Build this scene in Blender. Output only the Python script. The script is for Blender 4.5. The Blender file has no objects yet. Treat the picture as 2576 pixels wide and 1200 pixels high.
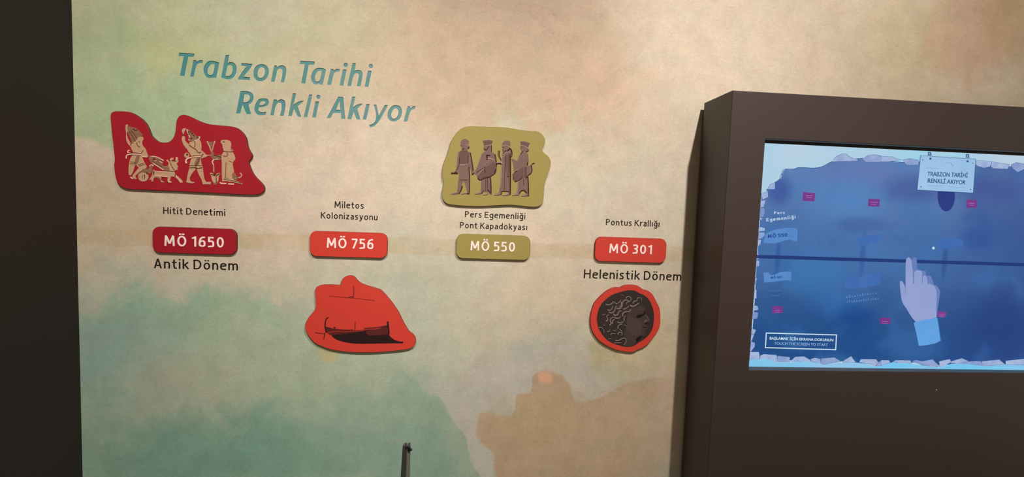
import bpy, bmesh, math, random
from mathutils import Vector, Matrix
from mathutils.geometry import tessellate_polygon, delaunay_2d_cdt

scene = bpy.context.scene
COL = scene.collection

# ------------------------------------------------------------------ camera
F_PX, W_PX, H_PX = 1200.0, 2576.0, 1200.0
CAM = Vector((0.0, -1.5, 1.5))
Zc = Vector((672.0, 18090.0, 1200.0)).normalized()
Xc = Vector((16067.0, -517.0, -1200.0)).normalized()
Xc = (Xc - Zc * Xc.dot(Zc)).normalized()
Yc = Zc.cross(Xc)
ROT = Matrix((Xc, Yc, Zc))
cam_data = bpy.data.cameras.new('camera')
cam_data.sensor_fit = 'HORIZONTAL'
cam_data.sensor_width = 36.0
cam_data.lens = 36.0 * F_PX / W_PX
cam_data.clip_start = 0.02
cam = bpy.data.objects.new('camera', cam_data)
cam.matrix_world = Matrix.Translation(CAM) @ ROT.to_4x4()
COL.objects.link(cam)
scene.camera = cam

# ------------------------------------------------------------------ colour management, world
vs = scene.view_settings
vs.view_transform = 'Standard'
vs.look = 'None'
vs.gamma = 1.0
vs.exposure = -0.13
world = bpy.data.worlds.new('world')
world.use_nodes = True
world.node_tree.nodes['Background'].inputs[0].default_value = (1.0, 0.80, 0.62, 1)
world.node_tree.nodes['Background'].inputs[1].default_value = 0.58
scene.world = world

# ------------------------------------------------------------------ ceiling spotlights of the gallery
def spot(loc, aim, watts, size, blend, radius=0.025, col=(1.0, 0.955, 0.94)):
    l = bpy.data.lights.new('ceiling_spot', 'SPOT')
    l.energy = watts
    l.spot_size = math.radians(size)
    l.spot_blend = blend
    l.shadow_soft_size = radius
    l.color = col
    o = bpy.data.objects.new('ceiling_spot', l)
    o.location = loc
    o.rotation_euler = (Vector(aim) - Vector(loc)).to_track_quat('-Z', 'Y').to_euler()
    COL.objects.link(o)
    return o
spot((0.95, -1.45, 3.25), (0.72, 0.0, 1.68), 170, 96, 1.0)
spot((-0.45, -1.60, 3.25), (-0.85, 0.0, 1.05), 240, 69, 1.0, 0.07)
spot((0.93, -1.45, 3.25), (0.32, 0.0, 0.72), 140, 58, 1.0)

# ------------------------------------------------------------------ helpers: photo points to places on real planes
def P(px, py, y=0.0):
    d = ROT @ Vector((px - W_PX / 2, -(py - H_PX / 2), -F_PX))
    t = (y - CAM.y) / d.y
    q = CAM + d * t
    return (q.x, q.z)

def zoomed(pts, x0, y0, s, y=0.0):
    return [P(x0 + a / s, y0 + b / s, y) for a, b in pts]

def lin(c):
    c = c / 255.0
    return c / 12.92 if c <= 0.04045 else ((c + 0.055) / 1.055) ** 2.4
def rgb(r, g, b, k=1.0):
    return (lin(r) * k, lin(g) * k, lin(b) * k, 1.0)

# ------------------------------------------------------------------ materials
def mat(name, color, rough=0.6, spec=0.3, mottle=0.0, scale=40.0, bump=0.0, metal=0.0):
    m = bpy.data.materials.new(name)
    m.use_nodes = True
    nt = m.node_tree
    b = nt.nodes['Principled BSDF']
    b.inputs['Roughness'].default_value = rough
    b.inputs['Specular IOR Level'].default_value = spec
    b.inputs['Metallic'].default_value = metal
    tc = nt.nodes.new('ShaderNodeTexCoord')
    n = nt.nodes.new('ShaderNodeTexNoise')
    n.inputs['Scale'].default_value = scale
    n.inputs['Detail'].default_value = 4
    nt.links.new(tc.outputs['Object'], n.inputs['Vector'])
    mx = nt.nodes.new('ShaderNodeMix')
    mx.data_type = 'RGBA'
    mx.inputs['A'].default_value = tuple(c * (1 - mottle) for c in color[:3]) + (1,)
    mx.inputs['B'].default_value = tuple(min(1, c * (1 + mottle)) for c in color[:3]) + (1,)
    nt.links.new(n.outputs['Fac'], mx.inputs['Factor'])
    nt.links.new(mx.outputs['Result'], b.inputs['Base Color'])
    if bump:
        bp = nt.nodes.new('ShaderNodeBump')
        bp.inputs['Strength'].default_value = bump
        bp.inputs['Distance'].default_value = 0.002
        nt.links.new(n.outputs['Fac'], bp.inputs['Height'])
        nt.links.new(bp.outputs['Normal'], b.inputs['Normal'])
    return m

def emit(name, c0, c1=None, strength=1.0, scale=6.0, axis=None):
    """glowing display colour; cloudy mix of two colours"""
    m = bpy.data.materials.new(name)
    m.use_nodes = True
    nt = m.node_tree
    nt.nodes.remove(nt.nodes['Principled BSDF'])
    e = nt.nodes.new('ShaderNodeEmission')
    e.inputs['Strength'].default_value = strength
    nt.links.new(e.outputs[0], nt.nodes['Material Output'].inputs['Surface'])
    if c1 is None:
        c1 = c0
    tc = nt.nodes.new('ShaderNodeTexCoord')
    n = nt.nodes.new('ShaderNodeTexNoise')
    n.inputs['Scale'].default_value = scale
    n.inputs['Detail'].default_value = 2
    nt.links.new(tc.outputs['Object'], n.inputs['Vector'])
    mr = nt.nodes.new('ShaderNodeMapRange')
    mr.inputs['From Min'].default_value = 0.3
    mr.inputs['From Max'].default_value = 0.7
    nt.links.new(n.outputs['Fac'], mr.inputs['Value'])
    mx = nt.nodes.new('ShaderNodeMix')
    mx.data_type = 'RGBA'
    mx.inputs['A'].default_value = c0
    mx.inputs['B'].default_value = c1
    nt.links.new(mr.outputs['Result'], mx.inputs['Factor'])
    nt.links.new(mx.outputs['Result'], e.inputs['Color'])
    return m

class Nodes:
    def __init__(s, nt):
        s.nt = nt
    def val(s, sock, v):
        if hasattr(v, 'is_output'):
            s.nt.links.new(v, sock)
        else:
            sock.default_value = v
    def math(s, op, a, b=None, c=None, clamp=False):
        n = s.nt.nodes.new('ShaderNodeMath')
        n.operation = op
        n.use_clamp = clamp
        s.val(n.inputs[0], a)
        if b is not None:
            s.val(n.inputs[1], b)
        if c is not None:
            s.val(n.inputs[2], c)
        return n.outputs[0]
    def smooth(s, v, lo, hi):
        n = s.nt.nodes.new('ShaderNodeMapRange')
        n.interpolation_type = 'SMOOTHSTEP'
        s.val(n.inputs['Value'], v)
        n.inputs['From Min'].default_value = lo
        n.inputs['From Max'].default_value = hi
        return n.outputs['Result']
    def mix(s, f, a, b, blend='MIX'):
        n = s.nt.nodes.new('ShaderNodeMix')
        n.data_type = 'RGBA'
        n.blend_type = blend
        s.val(n.inputs['Factor'], f)
        s.val(n.inputs['A'], a)
        s.val(n.inputs['B'], b)
        return n.outputs['Result']
    def noise(s, vec, scale, detail=3, rough=0.5, dist=0.0):
        n = s.nt.nodes.new('ShaderNodeTexNoise')
        s.nt.links.new(vec, n.inputs['Vector'])
        n.inputs['Scale'].default_value = scale
        n.inputs['Detail'].default_value = detail
        n.inputs['Roughness'].default_value = rough
        n.inputs['Distortion'].default_value = dist
        return n.outputs['Fac']
    def curve(s, v, pts, lo, hi):
        """piecewise curve through pts (in [0,1]^2), v mapped from lo..hi"""
        mr = s.nt.nodes.new('ShaderNodeMapRange')
        s.val(mr.inputs['Value'], v)
        mr.inputs['From Min'].default_value = lo
        mr.inputs['From Max'].default_value = hi
        n = s.nt.nodes.new('ShaderNodeFloatCurve')
        s.nt.links.new(mr.outputs['Result'], n.inputs['Value'])
        cm = n.mapping.curves[0]
        while len(cm.points) < len(pts):
            cm.points.new(0.5, 0.5)
        for p, q in zip(cm.points, pts):
            p.location = q
            p.handle_type = 'AUTO_CLAMPED'
        n.mapping.update()
        return n.outputs[0]
    def ellipse(s, x, z, cx, cz, rx, rz, rot=0.0):
        dx = s.math('SUBTRACT', x, cx)
        dz = s.math('SUBTRACT', z, cz)
        if rot:
            c, q = math.cos(rot), math.sin(rot)
            ex = s.math('ADD', s.math('MULTIPLY', dx, c), s.math('MULTIPLY', dz, q))
            ez = s.math('SUBTRACT', s.math('MULTIPLY', dz, c), s.math('MULTIPLY', dx, q))
        else:
            ex, ez = dx, dz
        a = s.math('POWER', s.math('DIVIDE', ex, rx), 2.0)
        b = s.math('POWER', s.math('DIVIDE', ez, rz), 2.0)
        return s.math('SQRT', s.math('ADD', a, b))

# ------------------------------------------------------------------ mesh helpers
def smooth_outline(pts, thr=38, n=4, closed=True):
    """Catmull-Rom through the points; sharp turns stay corners"""
    N = len(pts)
    V = [Vector(p) for p in pts]
    corner = []
    for i in range(N):
        if not closed and i in (0, N - 1):
            corner.append(True)
            continue
        a = V[i] - V[i - 1]
        b = V[(i + 1) % N] - V[i]
        if a.length < 1e-9 or b.length < 1e-9:
            corner.append(True)
            continue
        corner.append(a.angle(b) > math.radians(thr))
    out = []
    for i in range(N if closed else N - 1):
        p1, p2 = V[i], V[(i + 1) % N]
        out.append(tuple(p1))
        if corner[i] and corner[(i + 1) % N]:
            continue
        L = (p2 - p1).length
        def tan(j):
            a, b, c = V[j - 1], V[j], V[(j + 1) % N]
            t = (b - a).normalized() + (c - b).normalized()
            return t.normalized() * L if t.length > 1e-9 else (c - a)
        i2 = (i + 1) % N
        t1 = tan(i) if not corner[i] else (p2 - p1) * 1.5 - tan(i2) * 0.5
        t2 = tan(i2) if not corner[i2] else (p2 - p1) * 1.5 - tan(i) * 0.5
        for k in range(1, n):
            t = k / n
            h = (2*t**3 - 3*t**2 + 1) * p1 + (t**3 - 2*t**2 + t) * t1 + (-2*t**3 + 3*t**2) * p2 + (t**3 - t**2) * t2
            out.append(tuple(h))
    if not closed:
        out.append(tuple(V[-1]))
    return out

def area(p):
    return 0.5 * sum(p[i-1][0] * p[i][1] - p[i][0] * p[i-1][1] for i in range(len(p)))

def plate(bm, loops, y_front, y_back, mi=0, bevel=0.0, rim_mi=None):
    """closed slab between y_front (towards the room) and y_back; first loop outer, others holes; x,z outlines"""
    loops = [list(l) for l in loops]
    for k, l in enumerate(loops):
        if (area(l) < 0) == (k == 0):
            l.reverse()
    fronts, backs = [], []
    rim = mi if rim_mi is None else rim_mi
    for l in loops:
        b = [bm.verts.new((x, y_back, z)) for x, z in l]
        if bevel:
            m = [bm.verts.new((x, y_front + bevel, z)) for x, z in l]
            n = len(l)
            ins = []
            for i in range(n):
                a = Vector(l[i]) - Vector(l[i - 1])
                c = Vector(l[(i + 1) % n]) - Vector(l[i])
                t = a.normalized() + c.normalized()
                if t.length < 1e-6:
                    t = c
                t.normalize()
                nrm = Vector((-t.y, t.x))
                ins.append(Vector(l[i]) + nrm * bevel)
            f = [bm.verts.new((p.x, y_front, p.y)) for p in ins]
            rings = [b, m, f]
        else:
            f = [bm.verts.new((x, y_front, z)) for x, z in l]
            rings = [b, f]
        for r0, r1 in zip(rings, rings[1:]):
            n = len(r0)
            for i in range(n):
                j = (i + 1) % n
                fc = bm.faces.new((r0[i], r0[j], r1[j], r1[i]))
                fc.material_index = rim
        fronts.append(f)
        backs.append(b)
    for ring, flip in ((fronts, False), (backs, True)):
        flat = [v for r in ring for v in r]
        tris = tessellate_polygon([[Vector((v.co.x, v.co.z, 0)) for v in r] for r in ring])
        for t in tris:
            vv = [flat[i] for i in t]
            q = [(v.co.x, v.co.z) for v in vv]
            if abs(area(q)) < 1e-14:
                continue
            if (area(q) < 0) != flip:
                vv.reverse()
            try:
                fc = bm.faces.new(vv)
                fc.material_index = mi if not flip else rim
            except ValueError:
                pass

def stroke_loop(pts, w0, w1=None, n=4):
    """outline of a tapering brush stroke along pts"""
    if w1 is None:
        w1 = w0
    c = smooth_outline(pts, thr=95, n=n, closed=False) if len(pts) > 2 else [tuple(p) for p in pts]
    L, R = [], []
    for i, p in enumerate(c):
        a = Vector(c[max(i - 1, 0)])
        b = Vector(c[min(i + 1, len(c) - 1)])
        t = (b - a).normalized()
        nr = Vector((-t.y, t.x))
        w = (w0 + (w1 - w0) * i / (len(c) - 1)) / 2
        L.append(tuple(Vector(p) + nr * w))
        R.append(tuple(Vector(p) - nr * w))
    return L + R[::-1]

def ribbon(bm, pts, w0, w1, y_front, y_back, mi, n=4):
    """stroke built quad by quad so that it may curl over itself"""
    lp = stroke_loop(pts, w0, w1, n)
    k = len(lp) // 2
    L, R = lp[:k], lp[k:][::-1]
    F = [(bm.verts.new((a[0], y_front, a[1])), bm.verts.new((b[0], y_front, b[1]))) for a, b in zip(L, R)]
    B = [(bm.verts.new((a[0], y_back, a[1])), bm.verts.new((b[0], y_back, b[1]))) for a, b in zip(L, R)]
    def face(*v):
        f = bm.faces.new(v)
        f.material_index = mi
    for i in range(k - 1):
        face(F[i][0], F[i][1], F[i+1][1], F[i+1][0])
        face(B[i][0], B[i+1][0], B[i+1][1], B[i][1])
        face(F[i][0], F[i+1][0], B[i+1][0], B[i][0])
        face(F[i][1], B[i][1], B[i+1][1], F[i+1][1])
    face(F[0][0], B[0][0], B[0][1], F[0][1])
    face(F[-1][0], F[-1][1], B[-1][1], B[-1][0])

def circle(cx, cz, r, n=24, rz=None):
    rz = rz or r
    return [(cx + r * math.cos(2*math.pi*i/n), cz + rz * math.sin(2*math.pi*i/n)) for i in range(n)]

def box(bm, x0, x1, y0, y1, z0, z1, mi=0):
    v = [bm.verts.new((x, y, z)) for x in (x0, x1) for y in (y0, y1) for z in (z0, z1)]
    for f in ((0,1,3,2), (4,6,7,5), (0,4,5,1), (2,3,7,6), (0,2,6,4), (1,5,7,3)):
        bm.faces.new([v[i] for i in f]).material_index = mi

def obj(name, bm, mats, parent=None, normals=True):
    if normals:
        bmesh.ops.recalc_face_normals(bm, faces=bm.faces)
    me = bpy.data.meshes.new(name)
    bm.to_mesh(me)
    bm.free()
    for m in (mats if isinstance(mats, (list, tuple)) else [mats]):
        me.materials.append(m)
    o = bpy.data.objects.new(name, me)
    COL.objects.link(o)
    if parent:
        o.parent = parent
        o.matrix_parent_inverse = Matrix.Translation(-total_loc(parent))
    return o
def total_loc(o):
    v = Vector((0, 0, 0))
    while o:
        v += o.location
        o = None if not o.parent else None
    return v
def thing(name, label, cat, loc=(0, 0, 0), group=None):
    o = bpy.data.objects.new(name, None)
    o.empty_display_size = 0.05
    o.location = loc
    COL.objects.link(o)
    return tag(o, label, cat, group)
def tag(o, label, cat, group=None, kind=None):
    o['label'] = label
    o['category'] = cat
    if group:
        o['group'] = group
    if kind:
        o['kind'] = kind
    return o
def struct(o):
    o['kind'] = 'structure'
    return o

# ------------------------------------------------------------------ lettering
def text_mesh(s, bold=0.0, shear=0.0, spacing=1.0):
    cu = bpy.data.curves.new('lettering', 'FONT')
    cu.body = s
    cu.size = 1.0
    cu.offset = bold
    cu.shear = shear
    cu.space_character = spacing
    cu.resolution_u = 4
    o = bpy.data.objects.new('lettering', cu)
    COL.objects.link(o)
    dg = bpy.context.evaluated_depsgraph_get()
    dg.update()
    me = bpy.data.meshes.new_from_object(o.evaluated_get(dg))
    bpy.data.objects.remove(o)
    bpy.data.curves.remove(cu)
    return me
_cap = {}
def cap_height(bold):
    if bold not in _cap:
        me = text_mesh('H', bold)
        _cap[bold] = (min(v.co.y for v in me.vertices), max(v.co.y for v in me.vertices))
    return _cap[bold]
def add_text(bm, s, A, B, cap, y_front, y_back, mi=0, bold=0.0, spacing=1.0):
    """lettering whose ink runs from A to B on its baseline (x,z) with capitals 'cap' tall"""
    me = text_mesh(s, bold, 0.0, spacing)
    x0 = min(v.co.x for v in me.vertices)
    x1 = max(v.co.x for v in me.vertices)
    c0, c1 = cap_height(bold)
    ux, uz = B[0] - A[0], B[1] - A[1]
    ln = math.hypot(ux, uz)
    ex, ez = ux / ln, uz / ln
    tb = bmesh.new()
    tb.from_mesh(me)
    r = bmesh.ops.extrude_face_region(tb, geom=tb.faces[:])
    ext = {v for v in r['geom'] if isinstance(v, bmesh.types.BMVert)}
    vm = {}
    for v in tb.verts:
        u = (v.co.x - x0) / (x1 - x0) * ln
        w = (v.co.y - c0) / (c1 - c0) * cap
        vm[v] = bm.verts.new((A[0] + ex * u - ez * w, y_front if v in ext else y_back, A[1] + ez * u + ex * w))
    for f in tb.faces:
        try:
            bm.faces.new([vm[v] for v in f.verts]).material_index = mi
        except ValueError:
            pass
    tb.free()
    bpy.data.meshes.remove(me)
def wall_text(bm, s, pa, pb, cap_px, y=0.0, yf=-0.0006, yb=0.0, mi=0, bold=0.0, spacing=1.0):
    """horizontal lettering on a plane parallel to the wall; pa, pb: photo points of the baseline ends"""
    A, B = P(*pa, y), P(*pb, y)
    z = (A[1] + B[1]) / 2
    top = P(pa[0], pa[1] - cap_px, y)
    add_text(bm, s, (A[0], z), (B[0], z), top[1] - A[1], yf, yb, mi, bold, spacing)
# --- humanist monoline letters drawn stroke by stroke (capital height 1)
def arc(cx, cy, rx, ry, a0, a1, n=14):
    return [(cx + rx * math.cos(math.radians(a0 + (a1 - a0) * i / n)), cy + ry * math.sin(math.radians(a0 + (a1 - a0) * i / n))) for i in range(n + 1)]
def glyph(ch, wt):
    h = wt / 2
    X = 0.715
    R = lambda *p: list(p)
    def sm(*p):
        return smooth_outline(list(p), thr=75, n=5, closed=False)
    def bowl(w, y0, y1):
        return arc(w / 2, (y0 + y1) / 2, w / 2 - h, (y1 - y0) / 2 - h, 90, 450, 30)
    dots = lambda xs, y: [[(x - h * 1.15, y), (x + h * 1.15, y)] for x in xs]
    if ch == ' ': return [], 0.24
    if ch == 'H': return [[(h, 0), (h, 1)], [(.62 - h, 0), (.62 - h, 1)], [(h, .52), (.62 - h, .52)]], .62
    if ch == 'D': return [[(h, 0), (h, 1)], [(0, 1 - h), (.26, 1 - h)] + arc(.26, .5, .36 - h, .5 - h, 90, -90) + [(0, h)]], .62
    if ch == 'A': return [[(h, 0), (.31, 1)], [(.62 - h, 0), (.31, 1)], [(.14, .3), (.48, .3)]], .62
    if ch == 'M': return [[(h, 0), (h + .04, 1)], [(.8 - h, 0), (.76 - h, 1)], [(h + .04, 1), (.4, .22)], [(.76 - h, 1), (.4, .22)]], .8
    if ch == 'K': return [[(h, 0), (h, 1)], [(.56, 1), (.14, .5)], [(.2, .58), (.58, 0)]], .58
    if ch == 'P': return [[(h, 0), (h, 1)], [(0, 1 - h), (.24, 1 - h)] + arc(.24, .71, .3 - h, .29 - h, 90, -90) + [(0, .42 + h)]], .54
    if ch == 'E': return [[(h, 0), (h, 1)], [(0, 1 - h), (.5, 1 - h)], [(0, .53), (.45, .53)], [(0, h), (.5, h)]], .5
    if ch == 'O': return [bowl(.7, -.015, 1.015)], .7
    if ch == 'Ö': return glyph('O', wt)[0] + dots((.23, .47), 1.16), .7
    if ch == 'ı': return [[(h, 0), (h, X)]], wt
    if ch == 'i': return [[(h, 0), (h, X)], [(h - h * 1.15, .96), (h + h * 1.15, .96)]], wt
    if ch == 'l': return [[(h, 0), (h, 1.03)]], wt
    if ch == 't': return [sm((.17, .95), (.17, .22), (.21, .07), (.36, h)), [(0, X - h), (.36, X - h)]], .37
    if ch == 'e': return [sm((h + .02, .40), (.47 - h, .42), (.44, .57), (.36, X - h - .03), (.25, X - h), (.12, .6), (h, .38), (.1, .14), (.2, h + .015), (.3, h), (.45, .07))], .48
    if ch in 'nm':
        w = .46 if ch == 'n' else .44
        st = [[(h, 0), (h, X)], sm((h, .5), (.16, .63), (.28, X - h), (w - h - .05, X - h - .03), (w - h, .5), (w - h, 0))]
        if ch == 'm':
            q = w - wt
            st.append(sm((w - h, .5), (q + .16, .63), (q + .28, X - h), (q + w - h - .05, X - h - .03), (q + w - h, .5), (q + w - h, 0)))
            return st, w + q
        return st, w
    if ch == 'u':
        w = .46
        return [[(w - h, 0), (w - h, X)], sm((h, X), (h, .22), (h + .04, .09), (.19, h), (.32, .1), (w - h, .25))], w
    if ch == 'r': return [[(h, 0), (h, X)], sm((h, .45), (.13, .6), (.22, X - h), (.33, X - h + .01))], .33
    if ch == 'k': return [[(h, 0), (h, 1.03)], [(.44, X), (.12, .37)], [(.17, .44), (.46, 0)]], .46
    if ch == 'o': return [bowl(.52, -.01, X + .01)], .52
    if ch == 'ö': return glyph('o', wt)[0] + dots((.155, .365), .93), .52
    if ch == 's': return [sm((.36, .67), (.24, X - h), (.1, .64), (h + .01, .54), (.12, .42), (.27, .33), (.39 - h, .2), (.3, .08), (.19, h), (.02, .06))], .4
    if ch == 'z': return [[(.02, X - h), (.42, X - h)], [(.38, X - wt * .9), (.05, wt * .9)], [(0, h), (.43, h)]], .43
    if ch == 'a': return [sm((.07, .66), (.19, X - h), (.32, .64), (.42 - h, .5), (.42 - h, 0)), sm((.42 - h, .42), (.24, .41), (.1, .34), (h, .2), (.1, .07), (.2, h), (.32, .1), (.42 - h, .24))], .43
    if ch == 'y': return [[(h, X), (.25, .02)], sm((.47 - h, X), (.27, .08), (.17, -.16), (.03, -.25))], .48
    if ch == 'p': return [[(h, -.27), (h, X)], bowl(.5, 0, X)], .5
    if ch == 'd': return [[(.5 - h, 0), (.5 - h, 1.03)], bowl(.5, 0, X)], .5
    if ch == 'g': return [bowl(.49, .02, X), sm((.49 - h, X), (.49 - h, 0), (.4, -.19), (.25, -.25), (.06, -.2))], .49
    if ch == 'ğ': return glyph('g', wt)[0] + [sm((.1, 1.0), (.17, .88), (.245, .86), (.32, .88), (.39, 1.0))], .49
    if ch == '0': return [bowl(.56, -.01, 1.0)], .56
    if ch == '1': return [[(.26, 0), (.26, 1)], sm((.28, .94), (.16, .86), (.03, .82))], .33
    if ch == '3': return [sm((.05, .9), (.2, 1 - h), (.36, .9), (.41, .74), (.33, .59), (.16, .53)), sm((.16, .53), (.36, .46), (.46 - h, .28), (.36, .1), (.22, h), (.02, .06))], .46
    if ch == '5': return [[(.45, 1 - h), (.09, 1 - h)], [(.09, 1), (.07, .52)], sm((.07, .52), (.22, .58), (.38, .5), (.48 - h, .3), (.38, .1), (.22, h), (.02, .05))], .48
    if ch == '6': return [sm((.46, .93), (.32, 1 - h), (.16, .8), (h, .45), (.1, .14), (.26, h), (.42, .12), (.53 - h, .31), (.42, .51), (.28, .58), (.12, .48), (h, .36))], .53
    if ch == '7': return [[(.02, 1 - h), (.5, 1 - h)], [(.46, 1 - wt * .8), (.16, 0)]], .5
    raise KeyError(ch)
def add_strokes(bm, s, A, B, cap, y_front, y_back, mi=0, wt=0.14, gap=0.13, part=None, k0=0):
    """stroke-drawn lettering with its ink from A to B; part = index of the only word to draw"""
    x, items, word, prev = 0.0, [], 0, None
    for ch in s:
        st, w = glyph(ch, wt)
        if ch == ' ':
            word += 1
            x += w
            prev = None
            continue
        items.append((x, st, word))
        end = x + w
        x += w + gap
    ln = math.hypot(B[0] - A[0], B[1] - A[1])
    ex, ez = (B[0] - A[0]) / ln, (B[1] - A[1]) / ln
    kx = ln / end
    hw = wt / 2
    n = 0
    for ox, st, wd in items:
        if part is not None and wd != part:
            continue
        polys = []
        for q in st:
            for (ax, ay), (bx, by) in zip(q, q[1:]):
                dx, dy = bx - ax, by - ay
                l = math.hypot(dx, dy)
                if l < 1e-5:
                    continue
                nx, ny = -dy / l * hw, dx / l * hw
                polys.append([(ax - nx, ay - ny), (bx - nx, by - ny), (bx + nx, by + ny), (ax + nx, ay + ny)])
            for px, py in q[1:-1]:
                polys.append(circle(px, py, hw, 12))
        # union of all pieces of the letter
        vs2, fs = [], []
        for pl in polys:
            fs.append(list(range(len(vs2), len(vs2) + len(pl))))
            vs2 += [Vector(p) for p in pl]
        ov, oe, of, _, _, src = delaunay_2d_cdt(vs2, [], fs, 0, 1e-5)
        keep = [t for t, o_ in zip(of, src) if o_]
        used = {i_ for t in keep for i_ in t}
        front, back = {}, {}
        for i_ in used:
            u, v = (ox + ov[i_].x) * kx, ov[i_].y * cap
            X_, Z_ = A[0] + ex * u - ez * v, A[1] + ez * u + ex * v
            front[i_] = bm.verts.new((X_, y_front, Z_))
            back[i_] = bm.verts.new((X_, y_back, Z_))
        cnt = {}
        for t in keep:
            bm.faces.new([front[i_] for i_ in t]).material_index = mi
            bm.faces.new([back[i_] for i_ in reversed(t)]).material_index = mi
            for e0, e1 in zip(t, t[1:] + t[:1]):
                cnt.setdefault((min(e0, e1), max(e0, e1)), []).append((e0, e1))
        for es in cnt.values():
            if len(es) == 1:
                e0, e1 = es[0]
                bm.faces.new((front[e1], front[e0], back[e0], back[e1])).material_index = mi
def wall_strokes(bm, s, pa, pb, cap_px, y=0.0, yf=-0.0006, yb=0.0, mi=0, wt=0.14, gap=0.13, part=None):
    A, B = P(*pa, y), P(*pb, y)
    z = (A[1] + B[1]) / 2
    top = P(pa[0], pa[1] - cap_px, y)
    add_strokes(bm, s, (A[0], z), (B[0], z), top[1] - A[1], yf, yb, mi, wt, gap, part)

# ------------------------------------------------------------------ title letters (cut into the wall), traced letter by letter
ZT1, ZT2, ZT3 = (440, 120, 8.587), (740, 140, 12.267), (580, 220, 5.367)
def dot(cx, cy, r):
    return circle(cx, cy, r, 20)
LETTERS_ONE = [
 (ZT1, [[(90,108),(425,130),(410,195),(290,195),(205,612),(108,608),(190,187),(80,182)]]),
 (ZT1, [[(400,268),(460,272),(480,303),(540,270),(610,278),(590,330),(530,330),(470,375),(445,440),(410,625),(330,625)]]),
 (ZT1, [[(960,325),(890,655),(800,650),(730,655),(660,610),(620,520),(620,440),(660,350),(730,295),(800,285),(890,300)],
        [(860,360),(800,350),(750,390),(715,450),(705,530),(725,580),(765,595),(810,575),(840,500)]]),
 (ZT1, [[(1090,165),(1175,155),(1140,330),(1200,310),(1270,325),(1320,380),(1332,470),(1310,570),(1250,650),(1170,680),(1090,675),(1000,640)],
        [(1130,400),(1180,375),(1230,385),(1245,440),(1240,520),(1205,590),(1150,615),(1090,605)]]),
 (ZT1, [[(1435,335),(1675,350),(1660,395),(1475,625),(1625,640),(1610,700),(1360,685),(1375,650),(1550,400),(1432,390)]]),
 (ZT1, [[(1860,358),(1950,372),(2015,440),(2030,520),(2010,610),(1960,680),(1880,722),(1790,715),(1720,660),(1695,570),(1710,470),(1765,390)],
        [(1880,425),(1930,445),(1945,510),(1930,590),(1890,645),(1840,660),(1795,630),(1785,560),(1800,490),(1835,435)]]),
 (ZT1, [[(2145,385),(2190,382),(2215,420),(2270,385),(2350,390),(2400,435),(2405,500),(2355,748),(2285,745),(2325,520),(2310,465),(2270,450),(2215,480),(2195,560),(2150,738),(2075,735)]]),
 (ZT2, [[(190,160),(640,185),(620,280),(450,280),(340,860),(220,850),(330,265),(175,260)]]),
 (ZT2, [[(980,440),(880,895),(790,885),(760,870),(680,890),(600,860),(540,790),(520,680),(545,560),(610,450),(700,385),(820,375),(910,395)],
        [(855,480),(790,465),(710,510),(655,600),(640,700),(660,780),(710,800),(780,770),(815,680)]]),
 (ZT2, [[(1130,410),(1215,415),(1230,460),(1290,415),(1410,415),(1385,500),(1300,500),(1225,560),(1200,640),(1140,905),(1020,900)]]),
 (ZT2, [[(1505,430),(1615,430),(1515,925),(1400,920)]], (1590,285,68)),
 (ZT2, [[(1800,235),(1905,232),(1865,470),(1960,445),(2050,460),(2105,520),(2110,600),(2040,950),(1930,945),(1995,640),(1990,570),(1945,540),(1880,555),(1835,620),(1755,940),(1645,935)]]),
 (ZT2, [[(2275,470),(2390,468),(2290,965),(2175,960)]], (2365,322,65)),
]
LETTERS_TWO = [
 (ZT3, [[(135,50),(240,55),(295,85),(310,130),(295,190),(240,230),(275,360),(215,360),(160,235),(130,350),(75,352)],
        [(185,95),(235,95),(260,120),(255,165),(225,195),(170,200)]]),
 (ZT3, [[(430,148),(490,155),(518,190),(510,225),(470,255),(380,270),(375,310),(400,330),(480,328),(478,365),(420,375),(360,365),(325,320),(325,260),(350,200),(385,160)],
        [(390,240),(400,205),(435,185),(470,195),(465,220),(430,238)]]),
 (ZT3, [[(580,165),(625,165),(630,185),(680,160),(735,180),(742,230),(715,385),(665,385),(690,250),(680,210),(640,205),(610,250),(585,378),(537,375)]]),
 (ZT3, [[(840,80),(885,82),(850,235),(935,185),(990,182),(905,255),(955,398),(905,395),(855,290),(825,388),(780,385)]]),
 (ZT3, [[(1060,97),(1105,95),(1035,402),(988,398)]]),
 (ZT3, [[(1145,190),(1195,190),(1150,405),(1102,402)]], (1185,128,28)),
 (ZT3, [[(1455,125),(1520,125),(1548,425),(1495,425),(1490,345),(1385,345),(1350,415),(1300,412)],
        [(1468,185),(1425,300),(1485,300)]]),
 (ZT3, [[(1640,125),(1685,125),(1650,270),(1740,222),(1785,220),(1710,290),(1752,435),(1700,432),(1660,330),(1630,430),(1578,428)]]),
 (ZT3, [[(1830,225),(1880,225),(1830,435),(1785,432)]]),
 (ZT3, [[(1930,232),(1970,232),(2000,385),(2080,240),(2125,238),(2035,405),(1975,490),(1930,525),(1885,535),(1872,505),(1920,490),(1960,440)]]),
 (ZT3, [[(2240,240),(2290,255),(2312,300),(2310,360),(2285,420),(2235,455),(2180,458),(2140,435),(2120,390),(2130,320),(2165,265),(2200,243)],
        [(2235,280),(2262,305),(2265,350),(2245,400),(2210,425),(2180,415),(2168,375),(2180,325),(2205,290)]]),
 (ZT3, [[(2390,255),(2425,258),(2432,282),(2460,255),(2500,255),(2485,290),(2440,300),(2415,350),(2385,462),(2338,460)]]),
]
def letter_loops(spec):
    z, loops = spec[0], spec[1]
    out = [[smooth_outline(zoomed(l, *z), thr=47) for l in loops]]
    if len(spec) > 2:
        out.append([zoomed(dot(*spec[2]), *z)])
    return out
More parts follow.
